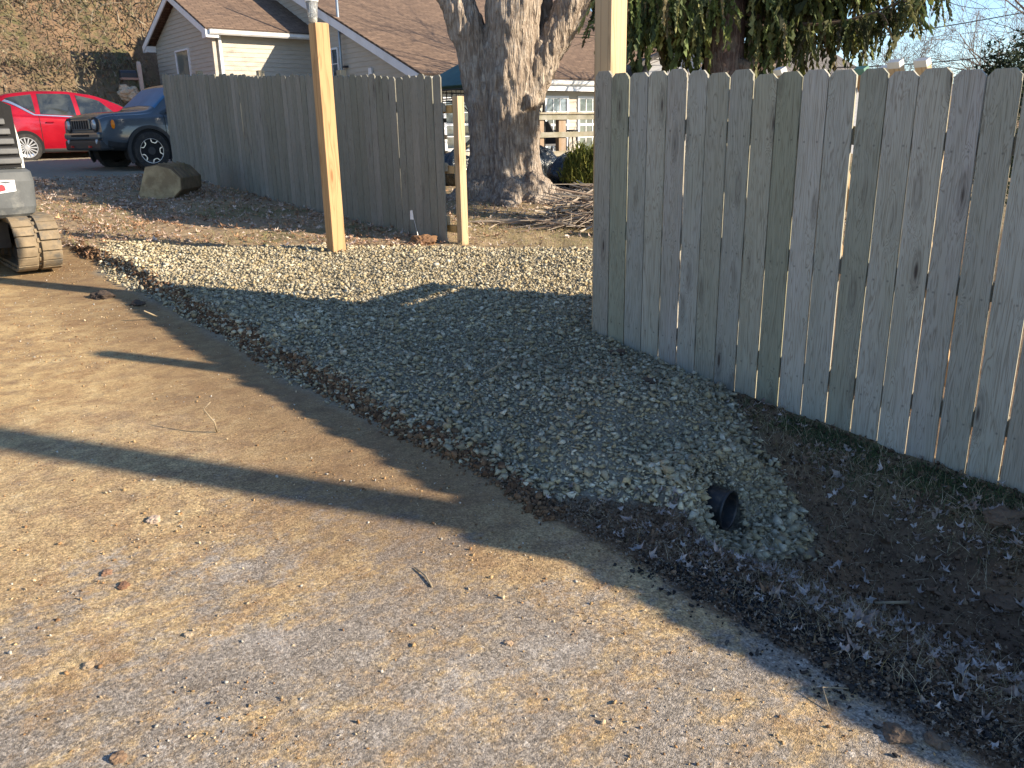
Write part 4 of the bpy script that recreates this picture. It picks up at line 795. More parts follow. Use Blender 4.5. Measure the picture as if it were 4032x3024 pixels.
# ------------------------------------------------------------------ brush pile
def brush_pile():
    rs = random.Random(3); cs, ct = 7.75, 7.5; r = root('brush_pile', L(cs, ct, Hs(cs, ct)), 0, 'heap of cut grey sticks on the lawn in front of the maple', 'brush pile', None); m = MB(); m2 = MB()
    for k in range(340):
        a = rs.gauss(0, .75)+(pi if rs.random() < .5 else 0); ln = rs.uniform(.35, 1.25); x = rs.gauss(.35, .48); y = rs.gauss(-.1, .20); hh = .48*math.exp(-((x-.45)/.75)**2-(y/.4)**2); z = rs.uniform(.02, .06+hh); d = Vector((cos(a), sin(a)*.8, rs.uniform(-.28, .28)))
        p = Vector((x, y, z))-d*ln/2; p.z = max(p.z, .01); q = Vector((x, y, z))+Vector((0,0,rs.uniform(-.03, .06))); e = Vector((x, y, z))+d*ln/2; e.z = max(e.z, .01); rr = rs.choice([.004,.005,.007,.010,.014])
        (m if k % 3 else m2).ptube([p, q, e], [rr, rr*.85, rr*.45], 5)
    for (p, e) in (((.35,-.35,.02),(.80,-.05,.45)),((.55,-.42,.0),(.42,0,.42)),((.95,-.35,.02),(.35,.0,.36)),((.7,-.5,.0),(.75,-.1,.3)),((-.4,-.1,.05),(-.1,-.05,.42)),((-.1,-.05,.42),(.25,-.1,.28))): m.ptube([p, e], [.014,.008], 6)
    m.ptube([(-1.35,.1,.05),(-.5,-.1,.08),(.1,-.2,.1)], [.018,.03,.02], 7)
    m.build('branches', plain('grey_stick_bark', (.36,.30,.24), .9, .3, 9.), r, fix=False); m2.build('dark_branches', plain('dark_stick_bark', (.19,.14,.11), .9, .3, 9.), r, fix=False)
brush_pile()
# ------------------------------------------------------------------ vehicles
def paint(name, col, rough=.25, metal=.2): 
    q = NT(name); q.b.inputs['Metallic'].default_value = metal; q.b.inputs['Coat Weight'].default_value = .8; q.b.inputs['Coat Roughness'].default_value = .06
    f = q.noise(q.coord(), 2., 5, .6); return q.out(q.mix(q.ramp(f, [(.3,0.),(.7,1.)]), tuple(x*.9 for x in col), tuple(x*1.08 for x in col)), q.ramp(f, [(.3, rough*.8), (.7, rough*1.3)]))
M['tyre'] = plain('tyre_rubber', (.022,.021,.021), .85, .2, 20., .3, dirt=((.10,.085,.07), .35)); M['darkgap'] = plain('dark_gap', (.008,.008,.009), .9); M['rimsilver'] = plain('silver_rim', (.62,.63,.66), .28, .06, 6., metal=.75)
M['clad'] = plain('black_cladding', (.022,.023,.026), .55, .2, 10.); M['carglass'] = glass_mat('car_glass', (.016,.02,.022), .04, (.055,.06,.055)); M['chrome'] = plain('chrome', (.75,.76,.78), .15, .03, 5., metal=.9)
class Loft:
    def __init__(s, xs, rows): s.xs = np.array(xs, float); s.rows = np.array(rows, float)  # rows[i] = list of (y,z) at station i
    def P(s, x, v, off=0., side=1):
        v = max(0., min(s.rows.shape[1]-1.001, v)); i = int(v); f = v-i; f2 = f
        g = lambda k: np.array([np.interp(x, s.xs, s.rows[:, k, 0]), np.interp(x, s.xs, s.rows[:, k, 1])])
        n = s.rows.shape[1]; p0, p1, p2, p3 = g(max(0, i-1)), g(i), g(i+1), g(min(n-1, i+2))
        c = .5*((2*p1)+(-p0+p2)*f+(2*p0-5*p1+4*p2-p3)*f*f+(-p0+3*p1-3*p2+p3)*f**3)
        if off:
            t_ = p2-p1; nn = np.array([t_[1], -t_[0]]); nn /= (np.linalg.norm(nn)+1e-9); c = c+nn*off
        return (x, side*c[0], c[1])
    def body(s, m, nx=70, nv=40):
        x0, x1 = s.xs[0], s.xs[-1]; X = x0+(x1-x0)*np.linspace(0, 1, nx+1); nr = s.rows.shape[1]-1.001
        for side in (1, -1):
            m.grid(lambda u, v: s.P(x0+(x1-x0)*u, v*nr, 0, side), nx, nv)
        for x in (x0, x1): m._a([s.P(x, v/20*nr, 0, 1) for v in range(21)]+[s.P(x, v/20*nr, 0, -1) for v in range(20, -1, -1)], [tuple(range(42))])
    def patch(s, m, c, side, off=.006, nu=12, nv=6):
        (a, b, cc, d) = c   # (x,v) corners: bottom-rear, bottom-front, top-front, top-rear
        m.grid(lambda u, v: s.P((a[0]*(1-u)+b[0]*u)*(1-v)+(d[0]*(1-u)+cc[0]*u)*v, (a[1]*(1-u)+b[1]*u)*(1-v)+(d[1]*(1-u)+cc[1]*u)*v, off, side), nu, nv)
def rows(w, zb, be, tp, wr): return [(0, zb), (w*.85, zb), (w*.98, zb+.12), (w, (zb+be)*.5), (w*.98, be-.07), (w*.935, be), ((w*.935+wr)/2+.02, (be+tp-.07)/2), (wr, max(be+.01, tp-.07)), (wr*.82, max(be+.015, tp-.02)), (0, max(be+.02, tp))]
def smooth_xs(keys, n=80):
    keys = np.array(keys, float); X = np.linspace(keys[0, 0], keys[-1, 0], n); out = []
    cols = [np.interp(X, keys[:, 0], keys[:, k]) for k in range(1, keys.shape[1])]
    for _ in range(3): cols = [np.concatenate([[c[0]], (c[:-2]+c[1:-1]*2+c[2:])/4, [c[-1]]]) for c in cols]
    return X, [rows(cols[0][i], cols[1][i], cols[2][i], cols[3][i], cols[4][i]) for i in range(n)]
def wheel(par, x, y, r, wd, rimr, kind):
    sg = 1 if y > 0 else -1; Mx = Matrix.Translation((x, y, r)) @ Matrix.Rotation(-sg*pi/2, 4, 'X')
    m = MB(); m.lathe([(rimr*.98,-wd/2),(r*.93,-wd/2),(r,-wd*.36),(r,wd*.36),(r*.93,wd/2),(rimr,wd/2),(rimr*.97,wd*.3)], 40, Mx)
    n = 44
    for k in range(n):
        a = 2*pi*k/n; m.M = Mx @ Matrix.Rotation(a, 4, 'Z'); m.box(r-.004, r+.006, -.008, .010, wd*.05, wd*.40); m.box(r-.004, r+.006, .006, .022, -wd*.40, -wd*.02)
    m.M = None; w_ = m.build('wheel', M['tyre'], par, smooth=False)
    m = MB(); m.lathe([(rimr*.97,wd*.3),(rimr*.99,wd*.5),(rimr*.93,wd*.5),(rimr*.90,wd*.36),(0,wd*.1)], 40, Mx)
    if kind == 'multi':
        m2 = m
        for k in range(15):
            m.M = Mx @ Matrix.Rotation(2*pi*k/15, 4, 'Z'); m.prism([(.05,-.010),(rimr*.93,-.0155),(rimr*.93,.0155),(.05,.010)], 'z', wd*.36, wd*.45)
        m.M = None; m.lathe([(0,wd*.5),(.05,wd*.5),(.06,wd*.4)], 20, Mx); m.build('rim', M['rimsilver'], w_)
        m = MB(); m.lathe([(rimr*.92,wd*.20),(0,wd*.20)], 30, Mx); m.build('hub_shadow', M['darkgap'], w_)
    else:
        for k in range(5):
            m.M = Mx @ Matrix.Rotation(2*pi*k/5, 4, 'Z'); m.prism([(.05,-.035),(rimr*.92,-.055),(rimr*.92,.055),(.05,.035)], 'z', wd*.30, wd*.42)
        m.M = None; m.lathe([(0,wd*.46),(.07,wd*.46),(.08,wd*.4)], 20, Mx); m.build('rim', M['clad'], w_)
        m = MB()
        m.lathe([(rimr*.965,wd*.50),(rimr*.995,wd*.505),(rimr*.995,wd*.49)], 40, Mx)
        for k in range(5):
            m.M = Mx @ Matrix.Rotation(2*pi*(k+.5)/5, 4, 'Z'); q = rimr
            m.prism([(q*.95,-.085),(q*.70,-.050),(q*.66,-.03),(q*.66,.03),(q*.70,.050),(q*.95,.085),(q*.95,.068),(q*.74,.036),(q*.71,.022),(q*.71,-.022),(q*.74,-.036),(q*.95,-.068)], 'z', wd*.44, wd*.50)
        m.M = None; m.build('rim_accents', M['rimsilver'], w_)
def arch(par, x, w, r, zc, name='wheel_well', flare=0., mat=None):
    for sg in (1, -1):
        m = MB(); pts = [(x+r*cos(a*pi/24), max(.2, zc+r*sin(a*pi/24))) for a in range(-4, 29)]; m.prism(pts, 'y', sg*(w-.30), sg*(w+.006)); m.build(name, M['darkgap'], par)
        if flare:
            m = MB(); o_ = [(x+(r+flare)*cos(a*pi/24), zc+(r+flare)*sin(a*pi/24)) for a in range(-4, 29)]; i_ = [(x+r*cos(a*pi/24), zc+r*sin(a*pi/24)) for a in range(28, -5, -1)]
            n = len(o_); V = [(p[0], sg*(w+k), p[1]) for k in (-.02, .035) for p in o_+i_]; T_ = len(o_)*2; Fc = []
            for a in range(n-1):
                j = T_-1-a
                for b in (0, T_): Fc.append((a+b, a+1+b, j-1+b, j+b))
                Fc.append((a, a+1, a+1+T_, a+T_)); Fc.append((j, j-1, j-1+T_, j+T_))
            m._a(V, Fc); m.build('fender_flare', mat, par, smooth=False)
def red_car():
    s0, t0 = 23.66, 3.46; r = root('red_car', L(s0, t0, 1.10), A0-pi/2, 'bright red hatchback with silver multi-spoke wheels, partly in shadow', 'car')
    K = [(0.0,.62,.45,.93,.98,.50),(.07,.76,.30,.98,1.13,.54),(.28,.86,.24,1.04,1.42,.57),(.62,.895,.2,1.07,1.56,.60),(1.2,.905,.2,1.04,1.63,.63),(1.9,.91,.2,1.00,1.63,.635),(2.5,.91,.2,.965,1.55,.62),(3.0,.905,.2,.94,1.38,.62),(3.35,.90,.2,.93,1.20,.64),(3.65,.89,.2,.90,1.02,.68),(4.0,.84,.22,.82,.90,.68),(4.25,.74,.28,.72,.78,.58),(4.38,.56,.42,.60,.63,.45)]
    X, R2 = smooth_xs(K); lf = Loft(X, R2); red = paint('red_car_paint', (.36,.006,.018), .22, .35); m = MB(); lf.body(m); m.build('body', red, r, smooth=True)
    for sd_ in (1, -1):
        for c in ([(.66,6.35),(1.14,5.25),(1.14,6.85),(.58,6.75)], [(1.24,5.2),(2.02,5.2),(1.98,6.9),(1.26,6.88)], [(2.12,5.2),(3.12,5.25),(2.62,6.7),(2.09,6.9)]):
            m = MB(); lf.patch(m, c, sd_, .007); m.build('side_window', M['carglass'], r, smooth=True)
        m = MB(); lf.patch(m, [(1.10,5.02),(3.28,5.02),(3.28,5.14),(1.10,5.14)], sd_, .013, 30, 2); lf.patch(m, [(.52,6.5),(1.10,5.02),(1.12,5.16),(.58,6.62)], sd_, .013, 16, 2); m.build('chrome_strip', M['chrome'], r, smooth=True)
        m = MB()
        for x in (1.19, 2.06, 3.10): lf.patch(m, [(x-.006,1.9),(x+.006,1.9),(x+.006,5.0),(x-.006,5.0)], sd_, .003, 1, 16)
        m.build('door_seam', M['darkgap'], r)
        m = MB(); lf.patch(m, [(.9,1.15),(3.1,1.15),(3.1,1.9),(.9,1.9)], sd_, .006, 14, 3); m.build('sill', M['clad'], r, smooth=True)
        for x in (1.32, 2.2): m = MB(); y = sd_*.915; m.box(x, x+.17, min(y, y+sd_*.03), max(y, y+sd_*.03), .885, .915); m.build('door_handle', red, r, bevel=.008)
        m = MB(); m.grid(lambda u, v: (3.08-.10*sin(v*pi)*cos(u*2*pi)+.0, sd_*(1.0+.10*cos(v*pi)), 1.03+.07*sin(v*pi)*sin(u*2*pi)), 16, 8); m.build('mirror', red, r, smooth=True)
        m = MB(); lf.patch(m, [(2.86,7.2),(3.5,7.2),(3.5,8.999),(2.86,8.999)], sd_, .006, 10, 8); m.build('windshield', M['carglass'], r, smooth=True)
        arch(r, .82, .905, .375, .34) if sd_ == 1 else None; arch(r, 3.47, .895, .375, .34) if sd_ == 1 else None
        m = MB(); lf.patch(m, [(3.9,4.2),(4.3,3.9),(4.2,4.8),(3.85,4.9)], sd_, .006); m.build('headlight', plain('lamp_glass', (.6,.62,.65), .1, .1, 20.), r)
        m = MB(); lf.patch(m, [(.04,4.3),(.35,4.6),(.30,5.6),(.10,5.4)], sd_, .006); m.build('tail_light', plain('tail_lamp_red', (.35,.01,.01), .15, .1, 20.), r)
        for x in (.82, 3.47): wheel(r, x, sd_*.815, .33, .215, .235, 'multi')
    m = MB(); m.ptube([(.55,0,1.57),(.45,0,1.64),(.30,0,1.70)], .012, 6); m.build('antenna', M['clad'], r)
red_car()
def suv():
    az = A0+pi/2+radians(8); wx, wy, _ = L(17.53, 5.42); hx_, hy_ = cos(az), sin(az); loc = (wx-3.30*hx_+.80*hy_, wy-3.30*hy_-.80*hx_, .985); r = root('grey_suv', loc, az, 'dark blue-grey boxy SUV with black wheels, parked at the end of the far fence', 'car')
    K = [(0,.80,.5,1.02,1.45,.66),(.06,.86,.40,1.05,1.62,.69),(.2,.89,.37,1.06,1.69,.71),(1.,.90,.36,1.05,1.71,.72),(2.,.90,.36,1.05,1.70,.72),(2.55,.90,.36,1.045,1.64,.70),(2.85,.90,.36,1.04,1.40,.72),(3.12,.90,.36,1.04,1.17,.76),(3.4,.90,.37,1.03,1.13,.78),(3.8,.895,.39,1.02,1.11,.79),(4.08,.885,.42,1.0,1.085,.78),(4.15,.87,.45,.98,1.055,.76),(4.18,.86,.48,.96,1.02,.75)]
    X, R2 = smooth_xs(K); lf = Loft(X, R2); body = paint('anvil_grey_paint', (.060,.075,.092), .3, .05); m = MB(); lf.body(m); m.build('body', body, r, smooth=True)
    for sd_ in (1, -1):
        for c in ([(.35,5.2),(1.15,5.2),(1.15,6.85),(.45,6.85)], [(1.22,5.2),(1.98,5.2),(1.98,6.85),(1.22,6.85)], [(2.06,5.2),(2.92,5.25),(2.58,6.8),(2.06,6.85)]):
            m = MB(); lf.patch(m, c, sd_, .006); m.build('side_window', M['carglass'], r, smooth=True)
        m = MB(); lf.patch(m, [(2.62,7.1),(3.06,7.1),(3.06,8.999),(2.62,8.999)], sd_, .006, 8, 8); m.build('windshield', plain('windshield_sky_tint', (.05,.14,.26), .35, .25, 2., spec=.3), r, smooth=True)  # blue base colour stands in for sky reflected in the windshield
        m = MB(); lf.patch(m, [(.1,1.0),(4.1,1.0),(4.1,2.15),(.1,2.15)], sd_, .008, 30, 3); m.build('cladding', M['clad'], r, smooth=True)
        m = MB(); m.M = Matrix.Translation((4.155, sd_*.60, .875)) @ Matrix.Rotation(pi/2, 4, 'Y'); m.lathe([(0,.075),(.08,.07),(.098,.03),(.10,0)], 28); hl = m.build('headlight', plain('headlamp_lens', (.42,.46,.50), .08, .2, 18., metal=.3), r, smooth=True)
        m = MB(); m.M = Matrix.Translation((4.15, sd_*.60, .875)) @ Matrix.Rotation(pi/2, 4, 'Y'); m.lathe([(.098,.0),(.10,.06),(.135,.055),(.14,0)], 28); m.build('headlight_bezel', M['clad'], r, smooth=True)
        m = MB(); m.M = Matrix.Translation((3.97, sd_*.885, .87)); m.grid(lambda u, v: (.038*sin(v*pi)*cos(u*2*pi), sd_*.02*cos(v*pi), .085*sin(v*pi)*sin(u*2*pi)), 16, 8); am = NT('amber_lamp'); am.out((.85,.22,.01), .2); m.build('side_marker', am.m, r, smooth=True)
        m = MB(); m.M = Matrix.Translation((4.215, sd_*.66, .56)) @ Matrix.Rotation(pi/2, 4, 'Y'); m.lathe([(0,.03),(.045,.02),(.05,0)], 18); m.build('fog_lamp', plain('fog_lens', (.4,.42,.45), .1), r, smooth=True)
        m = MB(); m.box(4.22, 4.29, sd_*.42-.02, sd_*.42+.02, .45, .49); m.build('tow_hook', plain('red_hook', (.45,.03,.02), .4), r, bevel=.008)
        m = MB(); m.grid(lambda u, v: (2.86-.09*sin(v*pi)*cos(u*2*pi), sd_*(1.0+.11*cos(v*pi)), 1.12+.09*sin(v*pi)*sin(u*2*pi)), 16, 8); m.build('mirror', M['clad'], r, smooth=True)
        for x in (.88, 3.30): wheel(r, x, sd_*.80, .37, .235, .235, 'star')
        m = MB()
        for x in (1.18, 2.02, 2.95): lf.patch(m, [(x-.006,2.2),(x+.006,2.2),(x+.006,5.0),(x-.006,5.0)], sd_, .003, 1, 16)
        m.build('door_seam', M['darkgap'], r)
    arch(r, .88, .90, .41, .38, flare=.06, mat=M['clad']); arch(r, 3.30, .895, .41, .38, flare=.06, mat=M['clad'])
    m = MB(); m.box(4.12, 4.225, -.42, .42, .775, .975); g = m.build('grille', body, r, bevel=.02)
    m = MB(); [m.box(4.2255, 4.232, -.36+k*.113-.0+.0, -.36+k*.113+.055, .80, .95) for k in range(7)]; m.build('grille_slots', M['darkgap'], g)
    m = MB(); m.box(4.05, 4.25, -.80, .80, .60, .735); m.build('bumper', body, r, bevel=.04); m = MB(); m.box(4.05, 4.235, -.84, .84, .40, .595); lb = m.build('lower_bumper', M['clad'], r, bevel=.04)
    m = MB(); m.box(4.2505, 4.256, -.42, .42, .655, .695); m.build('bumper_slot', M['darkgap'], r)
suv()
def excavator():
    s0, t0 = 9.35, .72; z0 = Hs(9.3, 1.4)+.0; r = root('mini_excavator', L(s0, t0, z0), A0, 'compact grey and white excavator on muddy rubber tracks at the left edge', 'excavator')
    mud = plain('muddy_track_rubber', (.235,.18,.115), .95, .3, 9., .6, dirt=((.10,.098,.09), .8)); mudd = plain('dark_muddy_steel', (.06,.05,.042), .9, .3, 8.)
    Y = lambda t: -(t-t0)
    for tc in (1.525, -.085):
        a = .235; x0, x1 = -.78, .62; m = MB(); n = 64; per = []
        L1 = x1-x0; tot = 2*L1+2*pi*a
        def pt(d, rad):
            d = d % tot
            if d < L1: return (x1-d, a-rad, 0)
            d -= L1
            if d < pi*a: q = d/a; return (x0-rad*sin(q), a-rad*cos(q), 0)
            d -= pi*a
            if d < L1: return (x0+d, a+rad, 0)
            d -= L1; q = d/a; return (x1+rad*sin(q), a+rad*cos(q), 0)
        def strip(y0, y1, r0, r1, d0, d1, k=2):
            V = []; 
            for i in range(k+1):
                d = d0+(d1-d0)*i/k
                for rr in (r0, r1):
                    p = pt(d, rr)
                    for y in (y0, y1): V.append((p[0], y, p[1]))
            Fc = []
            for i in range(k): b = i*4; Fc += [(b,b+4,b+5,b+1),(b+2,b+3,b+7,b+6),(b,b+2,b+6,b+4),(b+1,b+5,b+7,b+3)]
            Fc += [(0,1,3,2),(k*4,k*4+2,k*4+3,k*4+1)]; m._a(V, Fc)
        yc = Y(tc); strip(yc-.16, yc+.16, a-.05, a-.022, 0, tot, 96); tk = None
        nl = 46
        for k in range(nl):
            d = tot*k/nl; w_ = tot/nl
            strip(yc+.018, yc+.178, a-.022, a+.006+.004*random.random(), d, d+w_*.86); strip(yc-.178, yc-.018, a-.022, a+.006+.004*random.random(), d+w_*.5, d+w_*1.36)
        for k in range(nl): d = tot*k/nl; strip(yc-.012, yc+.012, a-.03, a-.008, d+tot/nl*.3, d+tot/nl*.75)
        m.build('track', mud, r, bevel=.004)
        m = MB(); [m.lathe([(0,-.11),(.18,-.11),(.19,-.07),(.19,.07),(.18,.11),(0,.11)], 24, Matrix.Translation((x, yc, a)) @ Matrix.Rotation(pi/2, 4, 'X')) for x in (x0, x1)]; [m.lathe([(0,-.10),(.08,-.10),(.08,.10),(0,.10)], 16, Matrix.Translation((x, yc, .11)) @ Matrix.Rotation(pi/2, 4, 'X')) for x in (-.4,-.1,.25)]; m.box(x0+.05, x1-.05, yc-.07, yc+.07, .14, .33); m.build('idlers', mudd, r)
    m = MB(); m.box(-.45, .35, Y(1.4), Y(.05), .18, .42); m.box(-.3, .3, -.3, .3, .42, .54); m.build('undercarriage', mudd, r)
    # body with rounded tail: outline in plan, stacked upwards
    def outl(k, z, ins=0., z2=None):
        hw = .88-ins; pts = []
        for i in range(29):
            q = -pi/2+pi*i/28; e = .38; c, s2 = cos(q), sin(q); pts.append((-.62-(.20-ins)*abs(c)**e*1., hw*(1 if s2 > 0 else -1)*abs(s2)**e-.02, z))
        return [(1.0, pts[0][1], z)]+pts+[(1.0, pts[-1][1], z)]
    def stack(name, levels, mat, par=r, cap=True):
        m = MB(); V = []; n = None
        for z, ins in levels: o = outl(0, z, ins); n = len(o); V += o
        Fc = [(i*n+k, i*n+(k+1) % n, (i+1)*n+(k+1) % n, (i+1)*n+k) for i in range(len(levels)-1) for k in range(n)]
        Fc += [tuple(range(n)), tuple((len(levels)-1)*n+k for k in range(n))]; m._a(V, Fc); return m.build(name, mat, par, smooth=False)
    white = plain('scuffed_white_paint', (.62,.62,.60), .5, .1, 4., dirt=((.35,.32,.27), .5)); greyp = plain('scuffed_grey_counterweight', (.085,.092,.097), .65, .2, 5., .2, dirt=((.26,.26,.24), .5))
    dk = plain('charcoal_louvre', (.095,.097,.10), .6, .2, 6.)
    cw = stack('counterweight', [(.47,.06),(.50,.02),(.56,.0),(.78,-.012),(.86,.0),(.885,.03)], greyp); hood = stack('hood', [(.892,.035),(1.1,.035),(1.30,.06),(1.45,.12),(1.56,.22),(1.62,.36),(1.65,.55)], white)
    # louvred panel across the tail
    def tailx(y, off=0.): 
        c_ = min(.999, abs((y+.02)/.845)); s2 = c_**(1/.38); c = sqrt(max(0, 1-min(1, s2)**2)); return -.62-.165*c**.38-off
    m = MB()
    for k in range(7):
        z = .925+k*.082; wr_ = .835-.018*k-.012*max(0, k-3); n = 24; ys = [-wr_+2*wr_*i/n for i in range(n+1)]
        V = [(tailx(y, o_), y, z+dz) for y in ys for (o_, dz) in ((.006, 0), (.045, .008), (.045, .050), (.006, .062))]
        Fc = [(i*4+j, (i+1)*4+j, (i+1)*4+(j+1) % 4, i*4+(j+1) % 4) for i in range(n) for j in range(4)]+[(0,1,2,3), (n*4+3, n*4+2, n*4+1, n*4)]; m._a(V, Fc)
    m.build('louvres', dk, r, bevel=.006)
    m = MB(); n = 24; ys = [-.83+1.66*i/n for i in range(n+1)]; V = [(tailx(y, o_), y, z) for y in ys for (o_, z) in ((.001, .895), (.008, .895), (.008, 1.49-.5*max(0,abs(y)-.68)), (.001, 1.49-.5*max(0,abs(y)-.68)))]
    m._a(V, [(i*4+j, (i+1)*4+j, (i+1)*4+(j+1) % 4, i*4+(j+1) % 4) for i in range(n) for j in range(4)]); m.build('louvre_backing', M['darkgap'], r)
    # torn warning sticker on the counterweight
    def sticker(pts, off, col, nm, par): m = MB(); m._a([(tailx(y, off+.045), y, z) for y, z in pts], [tuple(range(len(pts)))]); return m.build(nm, plain(nm+'_film', col, .4), par)
    st1 = sticker([(-.74,.70),(-.60,.685),(-.56,.70),(-.555,.79),(-.62,.80),(-.74,.795)], .004, (.75,.74,.74), 'sticker', cw); sticker([(-.66,.71),(-.61,.70),(-.60,.74),(-.63,.765),(-.655,.75)], .006, (.5,.03,.04), 'sticker_mark', cw)
    m = MB(); m.box(.1, 1.0, -.10, .75, 1.0, 1.05); [m.box(x, x+.05, y, y+.05, 1.05, 2.25) for x in (.1, .95) for y in (-.10, .70)]; m.box(.05, 1.05, -.15, .80, 2.25, 2.32); m.build('cab', white, r, bevel=.01)
excavator()
def bucket():
    mt = plain('muddy_bucket_steel', (.19,.13,.075), .95, .3, 7., .8, dirt=((.12,.10,.05), .7)); s0, t0 = 13.35, 4.45; r = root('excavator_bucket', L(s0, t0, Hs(s0, t0)-.02), A0+.88, 'rusty mud-caked digging bucket lying by the left end of the far fence', 'bucket')
    prof = [(.26,.45),(.08,.48),(-.12,.42),(-.24,.29),(-.23,.13),(-.10,.01),(.14,-.02),(.42,.02)]; W = .42
    m = MB(); n = len(prof); V = [(x, y, z) for y in (-W, W) for x, z in prof]; m._a(V, [(i, i+1, i+1+n, i+n) for i in range(n-1)]); o = m.build('shell', mt, r, smooth=False); sd_ = o.modifiers.new('s', 'SOLIDIFY'); sd_.thickness = .025; sd_.offset = 0
    for y in (-W, W): m = MB(); m.prism(prof, 'y', y-.014, y+.014); m.build('side_plate', plain('worn_side_plate', (.40,.30,.17), .9, .25, 6., .5, dirt=((.22,.15,.08), .7)), r, bevel=.004)
    m = MB(); [m.ptube([(x, y, z+.02) for x, z in prof[1:7]], .018, 5) for y in (-.36, -.18, 0, .18, .36)]; m.build('wear_strips', mt, r)
    m = MB(); [m.box(-.14, .14, y-.015, y+.015, .40, .50) for y in (-.10, .10)]; m.build('lug', mt, r, bevel=.01); m = MB()
    for y in (-.33, -.11, .11, .33): m.prism([(.38,.045),(.40,.0),(.55,-.01),(.45,.04)], 'y', y-.03, y+.03)
    m.build('teeth', mt, r)
    m = MB(); m.grid(lambda u, v: ((.20+.03*sin(7*u*2*pi))*v*cos(u*2*pi)+.06, (.44+.05*sin(5*u*2*pi))*v*sin(u*2*pi)*.8, .16*(1-v*v)-.03), 30, 8); m.build('caked_mud', plain('caked_mud', (.20,.13,.07), 1., .3, 12., .8), r, smooth=True)
bucket()
# ------------------------------------------------------------------ small things
def mailbox():
    s0, t0 = 25.7, 7.98; r = root('mailbox', L(s0, t0, Hs(s0, t0)), A0, 'dark mailbox on a pale wooden post at the foot of the hillside', 'mailbox'); m = MB(); m.box(-.05, .05, -.05, .05, -.2, .86); m.prism([(-.05,.86),(.05,.86),(0,.95)], 'y', -.05, .05); m.build('post', plain('pale_post_paint', (.55,.43,.36), .7, .1, 6.), r, bevel=.004)
    m = MB(); m.M = Matrix.Translation((.10, .28, .52)) @ Matrix.Rotation(pi/2, 4, 'X'); m.prism([(-.09,0),(.09,0),(.09,.12),(.06,.18),(0,.20),(-.06,.18),(-.09,.12)], 'z', -.23, .2); m.build('box', plain('black_mailbox', (.03,.035,.045), .4), r); m = MB(); m.box(-.04, .2, .0, .5, .46, .515); m.build('bracket', plain('mailbox_bracket', (.35,.22,.17), .8), r)
mailbox()
def rock(name, s, t, r_, lab, cat, cols, grp=None, seed=1, flat=.7, dz=0, up=0.):
    rr = np.random.default_rng(seed); bm = bmesh.new(); bmesh.ops.create_icosphere(bm, subdivisions=4, radius=1.); off = rr.uniform(0, 20, 3)
    from mathutils import noise as mn
    for v in bm.verts: d = mn.fractal(v.co*1.3+Vector(off), 1., 2., 5); e = mn.cell(v.co*2.2+Vector(off)); v.co *= (1+.42*d+.10*e); v.co.z *= flat; v.co *= r_
    me = bpy.data.meshes.new(name); bm.to_mesh(me); bm.free(); o = bpy.data.objects.new(name, me); link(o); o.location = L(s, t, Hs(s, t)+r_*flat*.45+dz); me.materials.append(plain(name+'_surface', cols[0], .95, .3, 3./r_*.12, 0, dirt=(cols[1], .8))); return tag(o, lab, cat, grp)
rock('boulder', 25.7, 7.62, .26, 'round pale boulder beside the mailbox post', 'rock', [(.50,.41,.30), (.35,.28,.2)], seed=2, flat=.9)
G_ = 'dirt clods lying about'
for (s_, t_, r_, lab, c1, sd_) in [(2.87,3.37,.050,'round brown dirt clod sitting on the gravel right of centre',(.10,.06,.035),3),(3.52,3.82,.048,'brown dirt clod on the gravel at the foot of the near fence',(.11,.065,.04),4),(2.06,.34,.034,'brown stone-like clod at the bottom left edge of the road',(.24,.14,.07),5),(2.50,.38,.028,'crumbly tan clod on the road, above the bottom left clod',(.40,.28,.15),6),(2.46,.67,.024,'tan clod beside a patch of pale grit on the road',(.46,.34,.20),7),(2.88,.59,.034,'flat reddish brown clod on the road, right of the other reddish one',(.22,.10,.045),8),(3.0,.57,.03,'flat reddish brown clod on the road, farther of the pair',(.28,.14,.07),9),(3.29,.83,.042,'pale pinkish lump of clay lying on the sunlit road',(.52,.37,.25),10),(1.79,1.45,.022,'small tan clod near the middle of the bottom of the picture',(.42,.28,.16),11),(1.15,3.72,.085,'large brown dirt lump at the right edge, below the near fence',(.17,.10,.055),12),(.98,3.35,.06,'flat brown dirt clod on the far bank of the ditch',(.15,.09,.05),13),(.80,2.04,.04,'brown dirt clod in the shade at the lower right edge of the road',(.17,.11,.065),14),(.72,2.10,.032,'flatter dirt clod beside the shaded brown one at the road edge',(.19,.12,.07),15),(7.3,1.72,.09,'dark root-filled clod at the corner where gravel meets road',(.07,.045,.03),16),(6.9,1.88,.06,'dark lump of soil next to the root-filled clod',(.09,.055,.035),17)]:
    k_ = .62 if t_ < 2.0 and s_ < 4 else .9; g_ = sum(c1)/3; c1 = tuple(.75*x+.25*g_ for x in c1); rock('dirt_clod', s_, t_, r_*k_, lab, 'dirt clod', [c1, tuple(x*.55 for x in c1)], G_, sd_, .5, -r_*.1)
for k, (s_, t_, lab) in enumerate([(7.78, 5.22, 'reddish dug earth heap at the foot of the far fence end post')]): rock('earth_heap', s_, t_, .14, lab, 'earth heap', [(.20,.11,.055), (.13,.07,.04)], None, 40+k, .55, -.03)
def tw(name, pts, r_, lab, cat='twig'):
    s0, t0 = pts[0][:2]; z0 = Hs(s0, t0); m = MB(); m.ptube([(s-s0, -(t-t0), Hs(s, t)+h-z0+r_) for s, t, h in pts], [r_*(1-.6*i/len(pts)) for i in range(len(pts))], 6); o = m.build(name, M['twig2'], None, smooth=True, loc=L(s0, t0, z0), rz=A0); tag(o, lab, cat, 'stray twigs')
M['twig2'] = plain('stray_twig', (.30,.24,.16), .9, .25, 12.)
